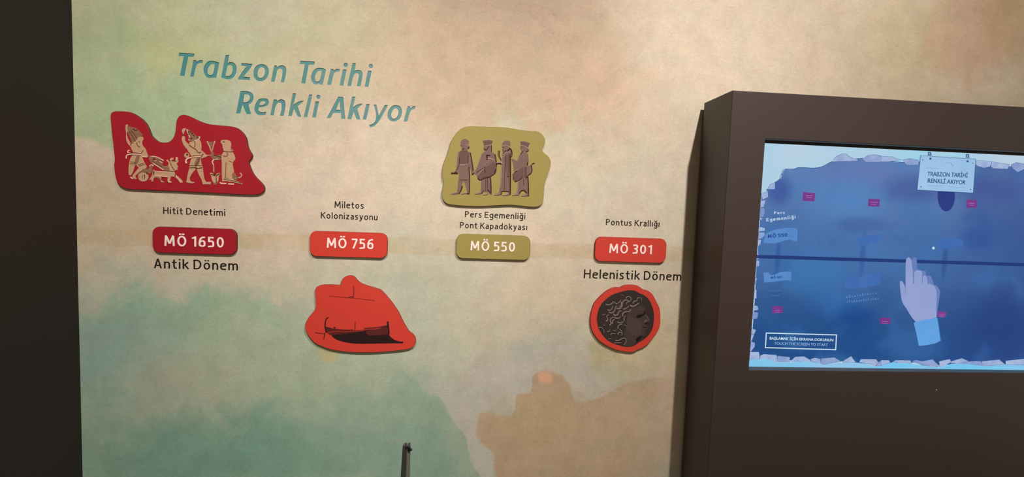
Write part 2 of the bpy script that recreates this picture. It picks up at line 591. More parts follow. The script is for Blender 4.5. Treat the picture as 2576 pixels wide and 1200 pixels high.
TITLE = [[letter_loops(s) for s in LETTERS_ONE], [letter_loops(s) for s in LETTERS_TWO]]

# ------------------------------------------------------------------ mural wall
def mural_material():
    m = bpy.data.materials.new('watercolour_map_mural')
    m.use_nodes = True
    nt = m.node_tree
    N = Nodes(nt)
    b = nt.nodes['Principled BSDF']
    b.inputs['Roughness'].default_value = 0.75
    b.inputs['Specular IOR Level'].default_value = 0.2
    tc = nt.nodes.new('ShaderNodeTexCoord')
    obj_c = tc.outputs['Object']
    sep = nt.nodes.new('ShaderNodeSeparateXYZ')
    nt.links.new(obj_c, sep.inputs[0])
    X, Z = sep.outputs[0], sep.outputs[2]
    # watercolour edge wobble, broad and fine
    w1 = N.noise(obj_c, 5.0, 4, 0.6)
    w2 = N.noise(obj_c, 7.3, 4, 0.6, 0.6)
    w3 = N.noise(obj_c, 22.0, 3, 0.6)
    xb = N.math('ADD', X, N.math('MULTIPLY', N.math('SUBTRACT', w1, 0.5), 0.28))
    zb = N.math('ADD', Z, N.math('MULTIPLY', N.math('SUBTRACT', w2, 0.5), 0.28))
    xs = N.math('ADD', X, N.math('MULTIPLY', N.math('SUBTRACT', w3, 0.5), 0.03))
    zs = N.math('ADD', Z, N.math('MULTIPLY', N.math('SUBTRACT', w2, 0.5), 0.03))
    state = {'c': rgb(212, 196, 174)}
    def layer(color, mask, op=1.0):
        state['c'] = N.mix(N.math('MULTIPLY', mask, op), state['c'], color)
    def blob(color, px, py, rx, ry, op=1.0, soft=0.5, sharp=False, rot=0.0):
        cx, cz = P(px, py)
        x, z = (xs, zs) if sharp else (xb, zb)
        d = N.ellipse(x, z, cx, cz, rx / 800.0, ry / 800.0, rot)
        layer(color, N.smooth(d, 1.0 + soft, 1.0 - soft), op)
    def blob_mask(px, py, rx, ry, soft, sharp=False):
        cx, cz = P(px, py)
        x, z = (xs, zs) if sharp else (xb, zb)
        return N.smooth(N.ellipse(x, z, cx, cz, rx / 800.0, ry / 800.0), 1.0 + soft, 1.0 - soft)
    def coast(color, pts, op, soft, xv=None, zv=None, wob=None, gate=None):
        """everything below a coastline z(x) given by photo points from left to right"""
        q = [P(*p) for p in pts]
        lo, hi = q[0][0], q[-1][0]
        zl, zh = min(p[1] for p in q) - 0.01, max(p[1] for p in q) + 0.01
        cv = N.curve(xs if xv is None else xv, [((p[0] - lo) / (hi - lo), (p[1] - zl) / (zh - zl)) for p in q], lo, hi)
        edge = N.math('ADD', N.math('MULTIPLY', cv, zh - zl), zl)
        mk = N.smooth(N.math('SUBTRACT', edge, zs if zv is None else zv), -soft, soft)
        if gate is not None:
            mk = N.math('MULTIPLY', mk, gate)
        layer(color, mk, op)
    # --- broad washes
    PINK, GREEN, MINT = rgb(214, 182, 156), rgb(183, 185, 150), rgb(166, 192, 152)
    TEAL, DEEP, BLUE = rgb(152, 184, 160), rgb(124, 166, 148), rgb(148, 178, 168)
    PALE, GREY, LAV = rgb(221, 208, 190), rgb(190, 193, 174), rgb(192, 186, 174)
    blob(rgb(222, 203, 182), 1750, 120, 420, 330, 0.8, 0.6)
    blob(rgb(202, 174, 150), 1270, 110, 310, 290, 0.8, 0.35)
    blob(rgb(222, 188, 164), 1500, 300, 150, 140, 0.5, 0.6)
    blob(rgb(214, 180, 160), 850, 110, 170, 200, 0.5, 0.6)
    blob(rgb(219, 190, 170), 660, 470, 300, 130, 0.55, 0.7)
    blob(PALE, 900, 480, 420, 150, 0.4, 0.6)
    blob(PALE, 1600, 520, 260, 150, 0.6, 0.6)
    blob(rgb(198, 196, 170), 1400, 330, 130, 40, 0.6, 0.5)
    blob(rgb(216, 206, 184), 1480, 430, 220, 110, 0.5, 0.6)
    blob(rgb(206, 193, 168), 1150, 820, 330, 150, 0.6, 0.6)
    blob(rgb(216, 197, 176), 1250, 620, 300, 110, 0.45, 0.7)
    blob(GREY, 1000, 790, 200, 190, 0.8, 0.7)
    # upper left green land with a crisp lower and right border
    g = N.math('MULTIPLY', N.smooth(X, P(590, 200)[0] + 0.08, P(590, 200)[0] - 0.10), N.smooth(N.math('SUBTRACT', N.math('MULTIPLY_ADD', X, -0.32, P(190, 340)[1] + 0.32 * P(190, 340)[0]), zs), 0.012, -0.012))
    layer(GREEN, g, 0.8)
    blob(GREEN, 560, 60, 360, 200, 0.75, 0.6)
    g2 = N.math('MULTIPLY', N.math('MULTIPLY', N.smooth(xs, P(582, 260)[0] + 0.012, P(582, 260)[0] - 0.012), blob_mask(430, 300, 300, 120, 0.7)), g)
    layer(MINT, g2, 0.75)
    blob(rgb(186, 190, 134), 390, 130, 80, 40, 0.5, 0.7)
    blob(rgb(152, 182, 142), 235, 90, 80, 50, 0.5, 0.7)
    blob(rgb(180, 192, 174), 585, 285, 45, 55, 0.55, 0.6)
    blob(rgb(188, 184, 164), 640, 40, 100, 50, 0.5, 0.7)
    # tan shore strip at the left
    blob(rgb(198, 178, 146), 260, 520, 210, 110, 0.5, 0.6)
    # teal sea at the lower left
    coast(GREY, [(150, 690), (420, 700), (640, 730), (860, 760), (1060, 850), (1250, 960), (1350, 1150)], 0.8, 0.10, xb, zb)
    coast(TEAL, [(150, 720), (400, 760), (560, 760), (760, 850), (900, 920), (1060, 960), (1150, 1040), (1250, 1250)], 0.75, 0.14, xb, zb)
    blob(rgb(138, 182, 152), 500, 780, 200, 50, 0.6, 0.6)
    blob(rgb(180, 190, 164), 660, 920, 300, 140, 0.8, 0.7)
    blob(BLUE, 270, 880, 140, 90, 0.7, 0.7)
    blob(BLUE, 320, 980, 130, 60, 0.5, 0.7)
    blob(rgb(184, 184, 162), 430, 1000, 130, 100, 0.6, 0.7)
    blob(DEEP, 480, 1160, 260, 100, 0.8, 0.6)
    blob(DEEP, 800, 1120, 270, 90, 0.6, 0.6)
    blob(rgb(160, 180, 160), 1000, 1070, 190, 110, 0.6, 0.6)
    # grey bay and the brown headland
    blob(LAV, 1420, 950, 230, 95, 0.85, 0.22)
    blob(LAV, 1235, 1010, 150, 110, 0.7, 0.3)
    blob(rgb(189, 185, 172), 1530, 940, 85, 48, 0.9, 0.12, True)
    blob(rgb(186, 182, 168), 1400, 860, 170, 60, 0.5, 0.6)
    blob(rgb(206, 188, 148), 1600, 880, 110, 100, 0.6, 0.5)
    blob(rgb(190, 178, 138), 1535, 893, 60, 26, 0.6, 0.4)
    blob(LAV, 1200, 1120, 70, 150, 0.9, 0.3)
    coast(rgb(148, 174, 152), [(1000, 930), (1040, 955), (1075, 990), (1108, 1003), (1130, 1040), (1150, 1070), (1170, 1095), (1178, 1130), (1184, 1160), (1206, 1200), (1230, 1250)],
          0.75, 0.010, gate=N.smooth(X, P(920, 1050)[0], P(1090, 1050)[0]))
    blob(rgb(136, 170, 156), 1060, 1170, 90, 80, 0.5, 0.7)
    # headland: everything below its coastline and right of its western shore
    west = [P(1236, 1300), P(1244, 1200), P(1242, 1150), P(1222, 1125), P(1203, 1108), P(1199, 1075), P(1204, 1050), P(1206, 1000)]
    zl_, zh_ = west[0][1], west[-1][1]
    xl_, xh_ = min(p[0] for p in west) - 0.01, max(p[0] for p in west) + 0.01
    wc = N.curve(zs, [((p[1] - zl_) / (zh_ - zl_), (p[0] - xl_) / (xh_ - xl_)) for p in west], zl_, zh_)
    gate = N.smooth(N.math('SUBTRACT', xs, N.math('MULTIPLY_ADD', wc, xh_ - xl_, xl_)), -0.008, 0.008)
    coast(rgb(190, 162, 132), [(1185, 1042), (1206, 1042), (1232, 1036), (1262, 1048), (1282, 1048), (1296, 1018), (1302, 994), (1332, 988), (1342, 950), (1366, 934), (1400, 938), (1426, 954), (1440, 988), (1456, 1012), (1490, 1004), (1540, 984), (1585, 964), (1660, 950), (1760, 940)], 0.9, 0.008, gate=N.math('MULTIPLY', gate, N.math('MULTIPLY_ADD', N.smooth(xb, P(1560, 1000)[0], P(1690, 1000)[0]), -0.65, 1.0)))
    blob(rgb(186, 164, 124), 1370, 1060, 120, 60, 0.5, 0.6)
    blob(rgb(202, 176, 148), 1560, 1090, 180, 110, 0.5, 0.6)
    blob(rgb(224, 172, 142), 1372, 950, 20, 15, 0.85, 0.4, True, -0.5)
    blob(rgb(196, 182, 130), 826, 888, 26, 22, 0.75, 0.4, True)
    # upper right reddish brown stain
    blob(rgb(206, 168, 144), 2440, 70, 130, 130, 0.7, 0.25)
    blob(rgb(200, 170, 130), 2560, 50, 90, 90, 0.6, 0.4)
    blob(rgb(206, 192, 154), 2280, 130, 110, 140, 0.5, 0.6)
    # the time line, a pale tan band with a worn edge
    zt = (P(250, 600)[1] + P(1400, 628)[1]) / 2
    dz = N.math('ABSOLUTE', N.math('SUBTRACT', zs, zt))
    worn = N.smooth(w1, 0.35, 0.6)
    layer(rgb(198, 172, 130), N.math('MULTIPLY', N.smooth(dz, 0.030, 0.020), N.math('MULTIPLY_ADD', worn, 0.6, 0.4)), 0.55)
    # paper grain, mottling and fine creases
    col = state['c']
    mapn = nt.nodes.new('ShaderNodeMapping')
    mapn.inputs['Scale'].default_value = (1.0, 1.0, 1.6)
    mapn.inputs['Rotation'].default_value = (0, math.radians(18), 0)
    nt.links.new(obj_c, mapn.inputs['Vector'])
    fib = N.noise(mapn.outputs[0], 42.0, 5, 0.7, 0.5)
    col = N.mix(0.30, col, N.mix(N.smooth(fib, 0.3, 0.7), rgb(234, 234, 230), rgb(255, 255, 255)), 'MULTIPLY')
    mot = N.noise(obj_c, 13.0, 4, 0.65)
    col = N.mix(0.6, col, N.mix(N.smooth(mot, 0.3, 0.7), rgb(228, 232, 226), rgb(255, 255, 252)), 'MULTIPLY')
    hue = N.noise(obj_c, 9.0, 3, 0.6, 0.3)
    col = N.mix(0.18, col, N.mix(N.smooth(hue, 0.35, 0.65), rgb(236, 255, 240), rgb(255, 238, 228)), 'MULTIPLY')
    cre = N.noise(mapn.outputs[0], 4.0, 6, 0.62, 1.2)
    line = N.smooth(N.math('ABSOLUTE', N.math('SUBTRACT', cre, 0.5)), 0.008, 0.0)
    sparse = N.smooth(N.noise(obj_c, 6.0, 2), 0.55, 0.68)
    col = N.mix(N.math('MULTIPLY', N.math('MULTIPLY', line, sparse), 0.22), col, rgb(120, 112, 92))
    sm = N.noise(mapn.outputs[0], 26.0, 3, 0.6, 0.8)
    col = N.mix(N.math('MULTIPLY', N.smooth(sm, 0.68, 0.8), 0.16), col, rgb(130, 122, 100))
    spk = N.noise(mapn.outputs[0], 120.0, 3, 0.6, 0.4)
    col = N.mix(0.5, col, N.mix(N.smooth(spk, 0.3, 0.7), rgb(232, 230, 226), rgb(255, 255, 255)), 'MULTIPLY')
    nt.links.new(col, b.inputs['Base Color'])
    bp = nt.nodes.new('ShaderNodeBump')
    bp.inputs['Strength'].default_value = 0.12
    bp.inputs['Distance'].default_value = 0.002
    nt.links.new(fib, bp.inputs['Height'])
    nt.links.new(bp.outputs['Normal'], b.inputs['Normal'])
    return m

X_CORNER = (P(182, 100)[0] + P(192, 600)[0] + P(209, 1150)[0]) / 3
CUT = 0.0024
M_MURAL = mural_material()
bm = bmesh.new()
box(bm, X_CORNER - 0.1, 3.4, 0.0, 0.06, 0.0, 3.4)
wall = struct(obj('wall_back', bm, M_MURAL))
bm = bmesh.new()
for line in TITLE:
    for let in line:
        for loops in let:
            plate(bm, loops, -0.02, CUT)
cut_me = bpy.data.meshes.new('cutter')
bmesh.ops.recalc_face_normals(bm, faces=bm.faces)
bm.to_mesh(cut_me)
bm.free()
cut = bpy.data.objects.new('cutter', cut_me)
COL.objects.link(cut)
mod = wall.modifiers.new('letters', 'BOOLEAN')
mod.operation = 'DIFFERENCE'
mod.solver = 'EXACT'
mod.object = cut
dg = bpy.context.evaluated_depsgraph_get()
dg.update()
new_me = bpy.data.meshes.new_from_object(wall.evaluated_get(dg))
wall.modifiers.remove(mod)
wall.data = new_me
new_me.name = 'wall_back'
bpy.data.objects.remove(cut)

M_DARKWALL = mat('dark_brown_paint', rgb(45, 39, 35), 0.8, 0.2, 0.08, 3.0)
bm = bmesh.new()
box(bm, X_CORNER - 0.12, X_CORNER, -3.4, -0.0, 0.0, 3.4)
struct(obj('wall_left', bm, M_DARKWALL))
bm = bmesh.new()
box(bm, X_CORNER - 0.12, 3.4, -3.4, 0.0, -0.06, 0.0)
struct(obj('floor', bm, mat('dark_floor', rgb(80, 70, 60), 0.5, 0.4, 0.1, 6.0)))
bm = bmesh.new()
box(bm, X_CORNER - 0.12, 3.4, -3.4, 0.06, 3.4, 3.46)
struct(obj('ceiling', bm, mat('dark_ceiling', rgb(60, 54, 48), 0.9, 0.1, 0.05, 6.0)))

# title: two lines of teal letters lying in the cut-outs
def teal():
    m = bpy.data.materials.new('teal_letter_inlay')
    m.use_nodes = True
    nt = m.node_tree
    N = Nodes(nt)
    b = nt.nodes['Principled BSDF']
    b.inputs['Roughness'].default_value = 0.6
    tc = nt.nodes.new('ShaderNodeTexCoord')
    n1 = N.noise(tc.outputs['Object'], 26.0, 2)
    n2 = N.noise(tc.outputs['Object'], 11.0, 2)
    c = N.mix(N.smooth(n1, 0.35, 0.65), rgb(54, 128, 118), rgb(66, 122, 132))
    sep = nt.nodes.new('ShaderNodeSeparateXYZ')
    nt.links.new(tc.outputs['Object'], sep.inputs[0])
    g = N.smooth(sep.outputs[0], P(420, 200)[0], P(900, 200)[0])
    c = N.mix(N.math('MULTIPLY', g, N.math('MULTIPLY_ADD', N.smooth(n2, 0.4, 0.6), 0.4, 0.3)), c, rgb(98, 136, 128))
    nt.links.new(c, b.inputs['Base Color'])
    return m
M_TEAL = teal()
title = thing('title_lettering', 'large teal slanted two-line title "Trabzon Tarihi Renkli Akıyor" cut into the mural wall', 'lettering', (P(750, 300)[0], 0.0, P(750, 300)[1]))
for k, line in enumerate(TITLE):
    tl = bpy.data.objects.new('text_line', None)
    tl.empty_display_size = 0.02
    COL.objects.link(tl)
    tl.parent = title
    tl.matrix_parent_inverse = Matrix.Translation(-title.location)
    for let in line:
        bm = bmesh.new()
        for loops in let:
            plate(bm, loops, CUT - 0.0008, CUT)
        obj('letter', bm, M_TEAL, tl)

# ------------------------------------------------------------------ black captions on the wall
M_INK = mat('black_vinyl', rgb(34, 27, 20), 0.6, 0.2)
def caption(lines, label, wt=0.12):
    bm = bmesh.new()
    for s, a, b_, cap in lines:
        wall_strokes(bm, s, a, b_, cap, wt=wt, gap=0.17)
    o = obj('wall_caption', bm, M_INK)
    return tag(o, label, 'lettering', 'black captions along the timeline')
caption([('Hitit Denetimi', (410.8, 537), (566.7, 543.7), 16.7)], 'small black one-line caption "Hitit Denetimi" above the crimson MÖ 1650 badge')
caption([('Antik Dönem', (387.5, 675), (598.3, 679.2), 24)], 'larger black caption "Antik Dönem" below the crimson MÖ 1650 badge')
caption([('Miletos', (841.7, 523.3), (914.8, 524.2), 16.2), ('Kolonizasyonu', (807.2, 550.3), (949.7, 552.7), 15.6)], 'small black two-line caption "Miletos Kolonizasyonu" above the orange MÖ 756 badge')
caption([('Pers Egemenliği', (1169.5, 546.5), (1321.3, 550.8), 15), ('Pont Kapadokyası', (1156.9, 573.8), (1325.9, 578.5), 15)], 'small black two-line caption "Pers Egemenliği Pont Kapadokyası" between the olive plaque and olive badge')
caption([('Pontus Krallığı', (1524, 566), (1658.6, 570.2), 15)], 'small black one-line caption "Pontus Krallığı" above the orange MÖ 301 badge')
caption([('Helenistik Dönem', (1468.5, 701), (1713, 704.8), 22.2)], 'larger black caption "Helenistik Dönem" above the coin plaque, running into the shadow')

# ------------------------------------------------------------------ date badges
BT = 0.0075
M_CRIMSON = mat('crimson_board', rgb(158, 27, 38), 0.45, 0.35, 0.05, 8.0)
M_CRIMSON_RIM = mat('dark_red_edge', rgb(92, 34, 30), 0.6, 0.3, 0.1)
M_ORANGE = mat('orange_red_board', rgb(200, 60, 46), 0.45, 0.35, 0.04, 8.0)
M_ORANGE_RIM = mat('orange_edge', rgb(126, 46, 30), 0.6, 0.3, 0.1)
M_OLIVE = mat('olive_board', rgb(150, 135, 72), 0.5, 0.3, 0.04, 8.0)
M_OLIVE_RIM = mat('olive_edge', rgb(112, 98, 50), 0.6, 0.3, 0.1)
M_WHITE = mat('cream_vinyl', rgb(244, 222, 212), 0.5, 0.3)
def badge(tl, tr, bl, br, text, ta, tb, cap, board, rim, label, rad=0.021):
    q = [P(*p, -BT) for p in (tl, tr, bl, br)]
    x0, x1 = (q[0][0] + q[2][0]) / 2, (q[1][0] + q[3][0]) / 2
    z1, z0 = (q[0][1] + q[1][1]) / 2, (q[2][1] + q[3][1]) / 2
    lp = []
    for cx, cz, a0 in ((x1 - rad, z1 - rad, 0), (x0 + rad, z1 - rad, 90), (x0 + rad, z0 + rad, 180), (x1 - rad, z0 + rad, 270)):
        for i in range(9):
            a = math.radians(a0 + 90 * i / 8)
            lp.append((cx + rad * math.cos(a), cz + rad * math.sin(a)))
    t = thing('date_badge', label, 'sign', ((x0 + x1) / 2, 0, z0), 'date badges on the timeline')
    bm = bmesh.new()
    plate(bm, [lp], -BT, 0.0, 0, 0.0012, 1)
    obj('panel', bm, [board, rim], t)
    for k, nm in enumerate(('abbreviation', 'year_number')):
        bm = bmesh.new()
        wall_strokes(bm, text, ta, tb, cap, -BT, -BT - 0.0008, -BT, 0, 0.148, 0.2, k)
        obj(nm, bm, M_WHITE, t)
badge((383.3, 571), (595, 575), (383.3, 637.5), (595, 639.5), 'MÖ 1650', (414, 619), (563.3, 621.7), 25.8, M_CRIMSON, M_CRIMSON_RIM, 'rounded crimson date badge reading MÖ 1650, leftmost on the timeline')
badge((779.2, 582.3), (974.5, 584.8), (779.2, 646.5), (974.5, 648.5), 'MÖ 756', (822.2, 624.2), (939.2, 625.7), 25, M_ORANGE, M_ORANGE_RIM, 'rounded orange red date badge reading MÖ 756, above the ship plaque')
badge((1147.7, 588.3), (1333.6, 593), (1147.7, 651), (1333.6, 654), 'MÖ 550', (1183.4, 630.6), (1295, 632.4), 23.7, M_OLIVE, M_OLIVE_RIM, 'rounded olive green date badge reading MÖ 550')
badge((1496.4, 595.6), (1676, 600.3), (1496.4, 658.3), (1676, 661.5), 'MÖ 301', (1532.2, 637), (1639, 638.6), 23, M_ORANGE, M_ORANGE_RIM, 'rounded orange red date badge reading MÖ 301, nearest the dark kiosk')

# ------------------------------------------------------------------ picture plaques
YF = -BT
def relief(name, parent, zoom, mats, polys=(), strokes=(), holes=(), y0=YF, bev=0.0004):
    """printed and raised figure: polys = (material index, step, outline), strokes = (material index, step, points, width px[, end width])"""
    bm = bmesh.new()
    for k, (mi, st, pts) in enumerate(polys):
        lp = smooth_outline(zoomed(pts, *zoom, y0), thr=58, n=3)
        plate(bm, [lp], y0 - 0.0003 * st - 0.0003 - k * 0.00003, y0, mi, 0.0)
    for k, sp in enumerate(strokes):
        mi, st, pts, w = sp[:4]
        w1 = sp[4] if len(sp) > 4 else w
        s = 1.0 / zoom[2] * 1.5 / F_PX * 1.02
        q = zoomed(pts, *zoom, y0)
        ribbon(bm, q, w * s, w1 * s, y0 - 0.0003 * st - 0.0004 - k * 0.00003, y0, mi, 5)
    return obj(name, bm, mats, parent)
def plaque(label, outline, zoom, board, rim, group='picture plaques on the mural'):
    lp = smooth_outline(zoomed(outline, *zoom, YF), n=4)
    zmin = min(p[1] for p in lp)
    cx = sum(p[0] for p in lp) / len(lp)
    t = thing('picture_plaque', label, 'plaque', (cx, 0, zmin), group)
    bm = bmesh.new()
    plate(bm, [lp], YF, 0.0, 0, 0.0010, 1)
    obj('panel', bm, [board, rim], t)
    return t

# --- crimson plaque with the hunting relief
red = plaque('crimson cut-out plaque with tan carved figures, a bull and a robed person, below the title',
 [(85,150),(95,115),(130,98),(200,95),(270,98),(340,112),(410,150),(470,195),(515,245),(550,315),(580,390),(615,425),(650,455),(700,470),(760,472),(800,460),(840,420),(862,370),(873,300),(878,240),(890,190),(915,155),(955,138),(1000,142),(1060,165),(1130,200),(1200,228),(1270,248),(1350,260),(1440,268),(1540,278),(1610,295),(1670,340),(1710,390),(1730,440),(1738,490),(1748,530),(1765,570),(1785,600),(1798,630),(1790,660),(1770,685),(1755,710),(1765,750),(1785,800),(1810,850),(1850,900),(1900,950),(1935,995),(1945,1030),(1935,1065),(1900,1090),(1850,1102),(1780,1105),(1600,1098),(1400,1088),(1100,1073),(900,1062),(700,1055),(500,1045),(300,1035),(250,1022),(200,995),(165,950),(145,890),(132,800),(128,740),(135,690),(130,620),(122,550),(115,480),(105,400),(95,300),(88,220)],
 (260, 260, 4.8), M_CRIMSON, M_CRIMSON_RIM)
M_TAN = mat('tan_carving', rgb(186, 148, 114), 0.7, 0.2, 0.14, 160.0, 0.3)
M_TAN2 = mat('brown_carving', rgb(136, 98, 72), 0.7, 0.2, 0.16, 160.0, 0.3)
M_TANL = mat('pale_carving', rgb(224, 184, 154), 0.7, 0.2, 0.1, 160.0)
M_LINE = mat('dark_carved_line', rgb(88, 52, 34), 0.8, 0.1)
TAN = [M_TAN, M_TAN2, M_TANL, M_LINE]
ZA, ZB = (300, 300, 6.667), (440, 310, 7.06)
relief('striding_archer', red, ZA, TAN, [
 (0,1,[(110,95),(135,85),(155,100),(140,125),(145,200),(130,235),(150,330),(190,400),(200,460),(170,440),(130,380),(115,300),(118,235),(108,160)]),
 (1,2,[(150,120),(215,130),(280,150),(330,190),(365,230),(390,260),(385,280),(330,300),(300,390),(250,400),(215,385),(195,330),(160,250),(140,180)]),
 (0,2,[(215,385),(260,380),(330,300),(385,290),(410,330),(390,370),(395,440),(440,490),(465,560),(485,620),(470,645),(395,630),(370,600),(370,580),(240,565),(200,480),(185,440)]),
 (0,2,[(235,595),(375,600),(430,740),(465,800),(455,820),(400,835),(330,815),(300,780),(285,765),(265,775),(165,760),(180,690),(210,620)]),
 (0,1,[(165,760),(265,775),(240,860),(205,930),(190,945),(160,930),(158,850)]),
 (0,1,[(330,815),(400,835),(340,890),(280,940),(275,970),(298,995),(280,1005),(235,985),(225,950),(260,900)]),
 (2,1,[(185,960),(240,985),(235,1000),(205,995)]),
 (1,3,[(290,620),(350,605),(330,700),(295,765),(255,750)]),
], [
 (2,3,[(120,660),(128,610),(165,592),(240,583),(372,594)],16),
 (3,3,[(150,572),(240,563),(375,578)],8),(3,3,[(195,604),(280,602),(370,606)],6),
 (2,2,[(180,522),(152,528),(150,560),(190,566)],14),
 (3,3,[(195,440),(215,395),(240,405)],9),(3,3,[(300,385),(310,440),(350,470)],9),(3,3,[(370,575),(410,520)],7),
 (3,3,[(190,715),(280,722)],6),(3,3,[(178,742),(280,748)],6),(3,3,[(320,768),(415,735)],7),(3,3,[(330,788),(432,757)],7),
 (3,3,[(235,155),(270,185),(310,175)],14,6),(3,3,[(175,200),(230,290),(280,370)],6),(3,3,[(200,180),(270,270),(300,340)],6),
 (3,3,[(330,375),(355,380)],8),(2,3,[(395,625),(470,632)],14),
])
relief('fallen_figure', red, ZA, TAN, [
 (1,1,[(380,840),(460,830),(475,870),(440,895),(370,900),(300,940),(300,910)]),
 (1,1,[(510,790),(520,765),(560,762),(578,785),(555,820),(550,890),(510,915),(470,890),(465,850),(500,820)]),
 (0,2,circle(405, 965, 88, 24, 80)),
], [(3,3,[(395,945),(388,1000)],8),(3,3,[(420,930),(432,965),(420,1000)],14,8),(3,3,[(340,950),(335,985)],6),(2,3,[(515,790),(530,768),(562,768),(572,785)],12),(3,3,[(320,930),(350,890),(430,888),(480,925)],7)])
relief('winged_harness', red, ZA, TAN, [
 (1,1,[(500,615),(590,615),(750,690),(740,712),(690,690),(735,735),(700,738),(640,690),(570,650),(560,680),(760,790),(770,840),(740,855),(640,790),(545,740),(500,670)]),
], [(2,2,[(540,625),(600,625),(700,665),(748,695)],12),(2,2,[(600,690),(660,700),(735,738)],10),(3,2,[(585,650),(640,690),(690,690)],10),(2,2,[(570,735),(650,790),(745,850)],14),(3,2,[(540,690),(620,745),(720,795)],6)])
relief('horned_bull', red, ZA, TAN, [
 (0,1,[(590,850),(605,870),(760,870),(800,840),(775,830),(760,790),(820,770),(830,740),(800,700),(790,685),(815,675),(840,710),(860,720),(860,670),(880,650),(920,655),(900,690),(940,700),(950,680),(945,640),(970,630),(985,650),(970,700),(990,680),(990,720),(960,740),(990,800),(975,820),(985,845),(930,860),(940,920),(1000,970),(1065,1045),(1060,1065),(1025,1070),(935,970),(870,960),(850,1030),(880,1050),(875,1060),(820,1055),(810,1020),(820,975),(700,960),(720,1030),(760,1050),(755,1058),(705,1055),(680,1010),(650,985),(580,980),(570,1040),(545,1048),(540,1010),(500,1020),(555,930),(570,850)]),
 (1,2,[(760,800),(820,770),(850,850),(800,870),(765,860)]),
 (1,2,[(590,965),(680,975),(720,1030),(690,1020),(650,985),(600,985)]),
], [(2,3,[(600,872),(700,878),(930,900)],9),(2,3,[(590,945),(700,955),(815,965)],12),(3,3,[(585,870),(580,940)],16,8),(3,3,[(880,690),(960,705)],16,10),(3,3,[(940,925),(942,965)],10),(3,3,[(860,725),(880,780),(930,850)],7),(3,3,[(770,865),(940,875)],6),
 (2,3,[(865,690),(870,660),(910,658)],10),(2,3,[(950,700),(965,670),(958,640)],10),(2,3,[(825,1010),(830,1050),(878,1056)],10),(2,3,[(950,945),(1035,1055)],9)])
relief('striding_hunter', red, ZB, TAN, [
 (0,1,[(125,130),(150,95),(185,90),(200,100),(170,150),(160,180),(165,225),(178,240),(185,310),(260,380),(230,470),(180,420),(140,350),(125,280),(130,240),(150,220),(135,170)]),
 (1,2,[(205,110),(225,100),(270,130),(330,180),(400,230),(435,225),(445,260),(420,290),(350,315),(260,330),(245,310),(260,240),(230,180)]),
 (0,2,[(240,400),(300,420),(380,470),(430,530),(465,520),(470,480),(520,520),(550,555),(650,560),(640,575),(590,580),(540,605),(480,625),(465,610),(460,590),(300,590),(270,540),(225,470)]),
 (0,3,[(260,340),(350,315),(440,290),(470,360),(465,500),(450,525),(425,520),(380,470),(300,420),(265,380)]),
 (0,2,[(300,610),(460,600),(470,700),(500,800),(400,800),(380,770),(350,800),(265,790),(260,750),(280,680)]),
 (0,1,[(265,790),(380,810),(290,920),(265,1000),(285,1030),(350,1045),(350,1060),(300,1068),(200,1045),(215,1000),(230,900),(250,830)]),
 (0,1,[(390,810),(500,800),(510,900),(530,1000),(560,1045),(640,1040),(640,1085),(495,1085),(475,1000),(430,920)]),
 (0,1,circle(212, 570, 46, 20)),
 (1,3,[(400,620),(455,605),(440,700),(390,765),(350,740)]),
], [
 (2,4,[(208,715),(203,655),(232,628),(330,602),(460,592)],24,16),
 (3,3,circle(225, 556, 9, 8) , 18),(3,4,[(320,580),(460,577)],10),(3,4,[(300,612),(440,606)],6),(3,4,[(445,606),(410,700),(365,770)],8),
 (3,4,[(265,752),(380,748),(480,752)],7),(3,4,[(275,795),(350,786),(385,800),(490,786)],9),
 (3,4,[(262,385),(300,420),(375,465),(425,522),(462,522)],10),(3,4,[(350,320),(365,400),(345,430)],7),
 (2,4,[(440,235),(442,262),(420,290),(350,312)],14),(2,4,[(215,110),(235,170),(262,240),(250,310)],12),
 (3,4,[(235,155),(255,165)],18),(3,4,[(245,190),(262,200)],16),(3,4,[(300,170),(322,188)],16),(3,4,[(258,268),(275,275)],18),(3,4,[(292,262),(312,270)],18),(3,4,[(270,145),(290,155)],14),(3,4,[(330,205),(345,225)],12),(3,4,[(395,240),(412,255)],16),
 (3,3,[(150,190),(165,225)],8),(3,4,[(470,600),(510,540)],8),
])
relief('tree_and_vase', red, ZB, TAN, [
 (1,1,[(600,330),(680,330),(660,480),(690,520),(680,600),(655,560),(640,500)]),
 (0,2,[(620,890),(650,880),(690,910),(720,930),(760,890),(800,885),(810,905),(780,950),(775,1020),(745,1070),(745,1085),(690,1085),(690,1065),(660,1010),(650,950)]),
], [
 (0,2,[(575,320),(610,400),(645,500)],22,12),(0,2,[(712,318),(690,390),(660,500)],24,12),(1,2,[(660,520),(658,600),(690,640)],24,16),
 (2,2,[(705,645),(668,680),(690,740)],20,12),(0,2,[(690,740),(695,870)],16),
 (3,3,[(640,905),(720,930)],16),(3,3,[(740,930),(800,898)],16),(3,3,[(735,930),(742,1060)],9),(3,3,[(700,880),(720,915)],12),(3,3,[(690,1062),(745,1062)],8),
])
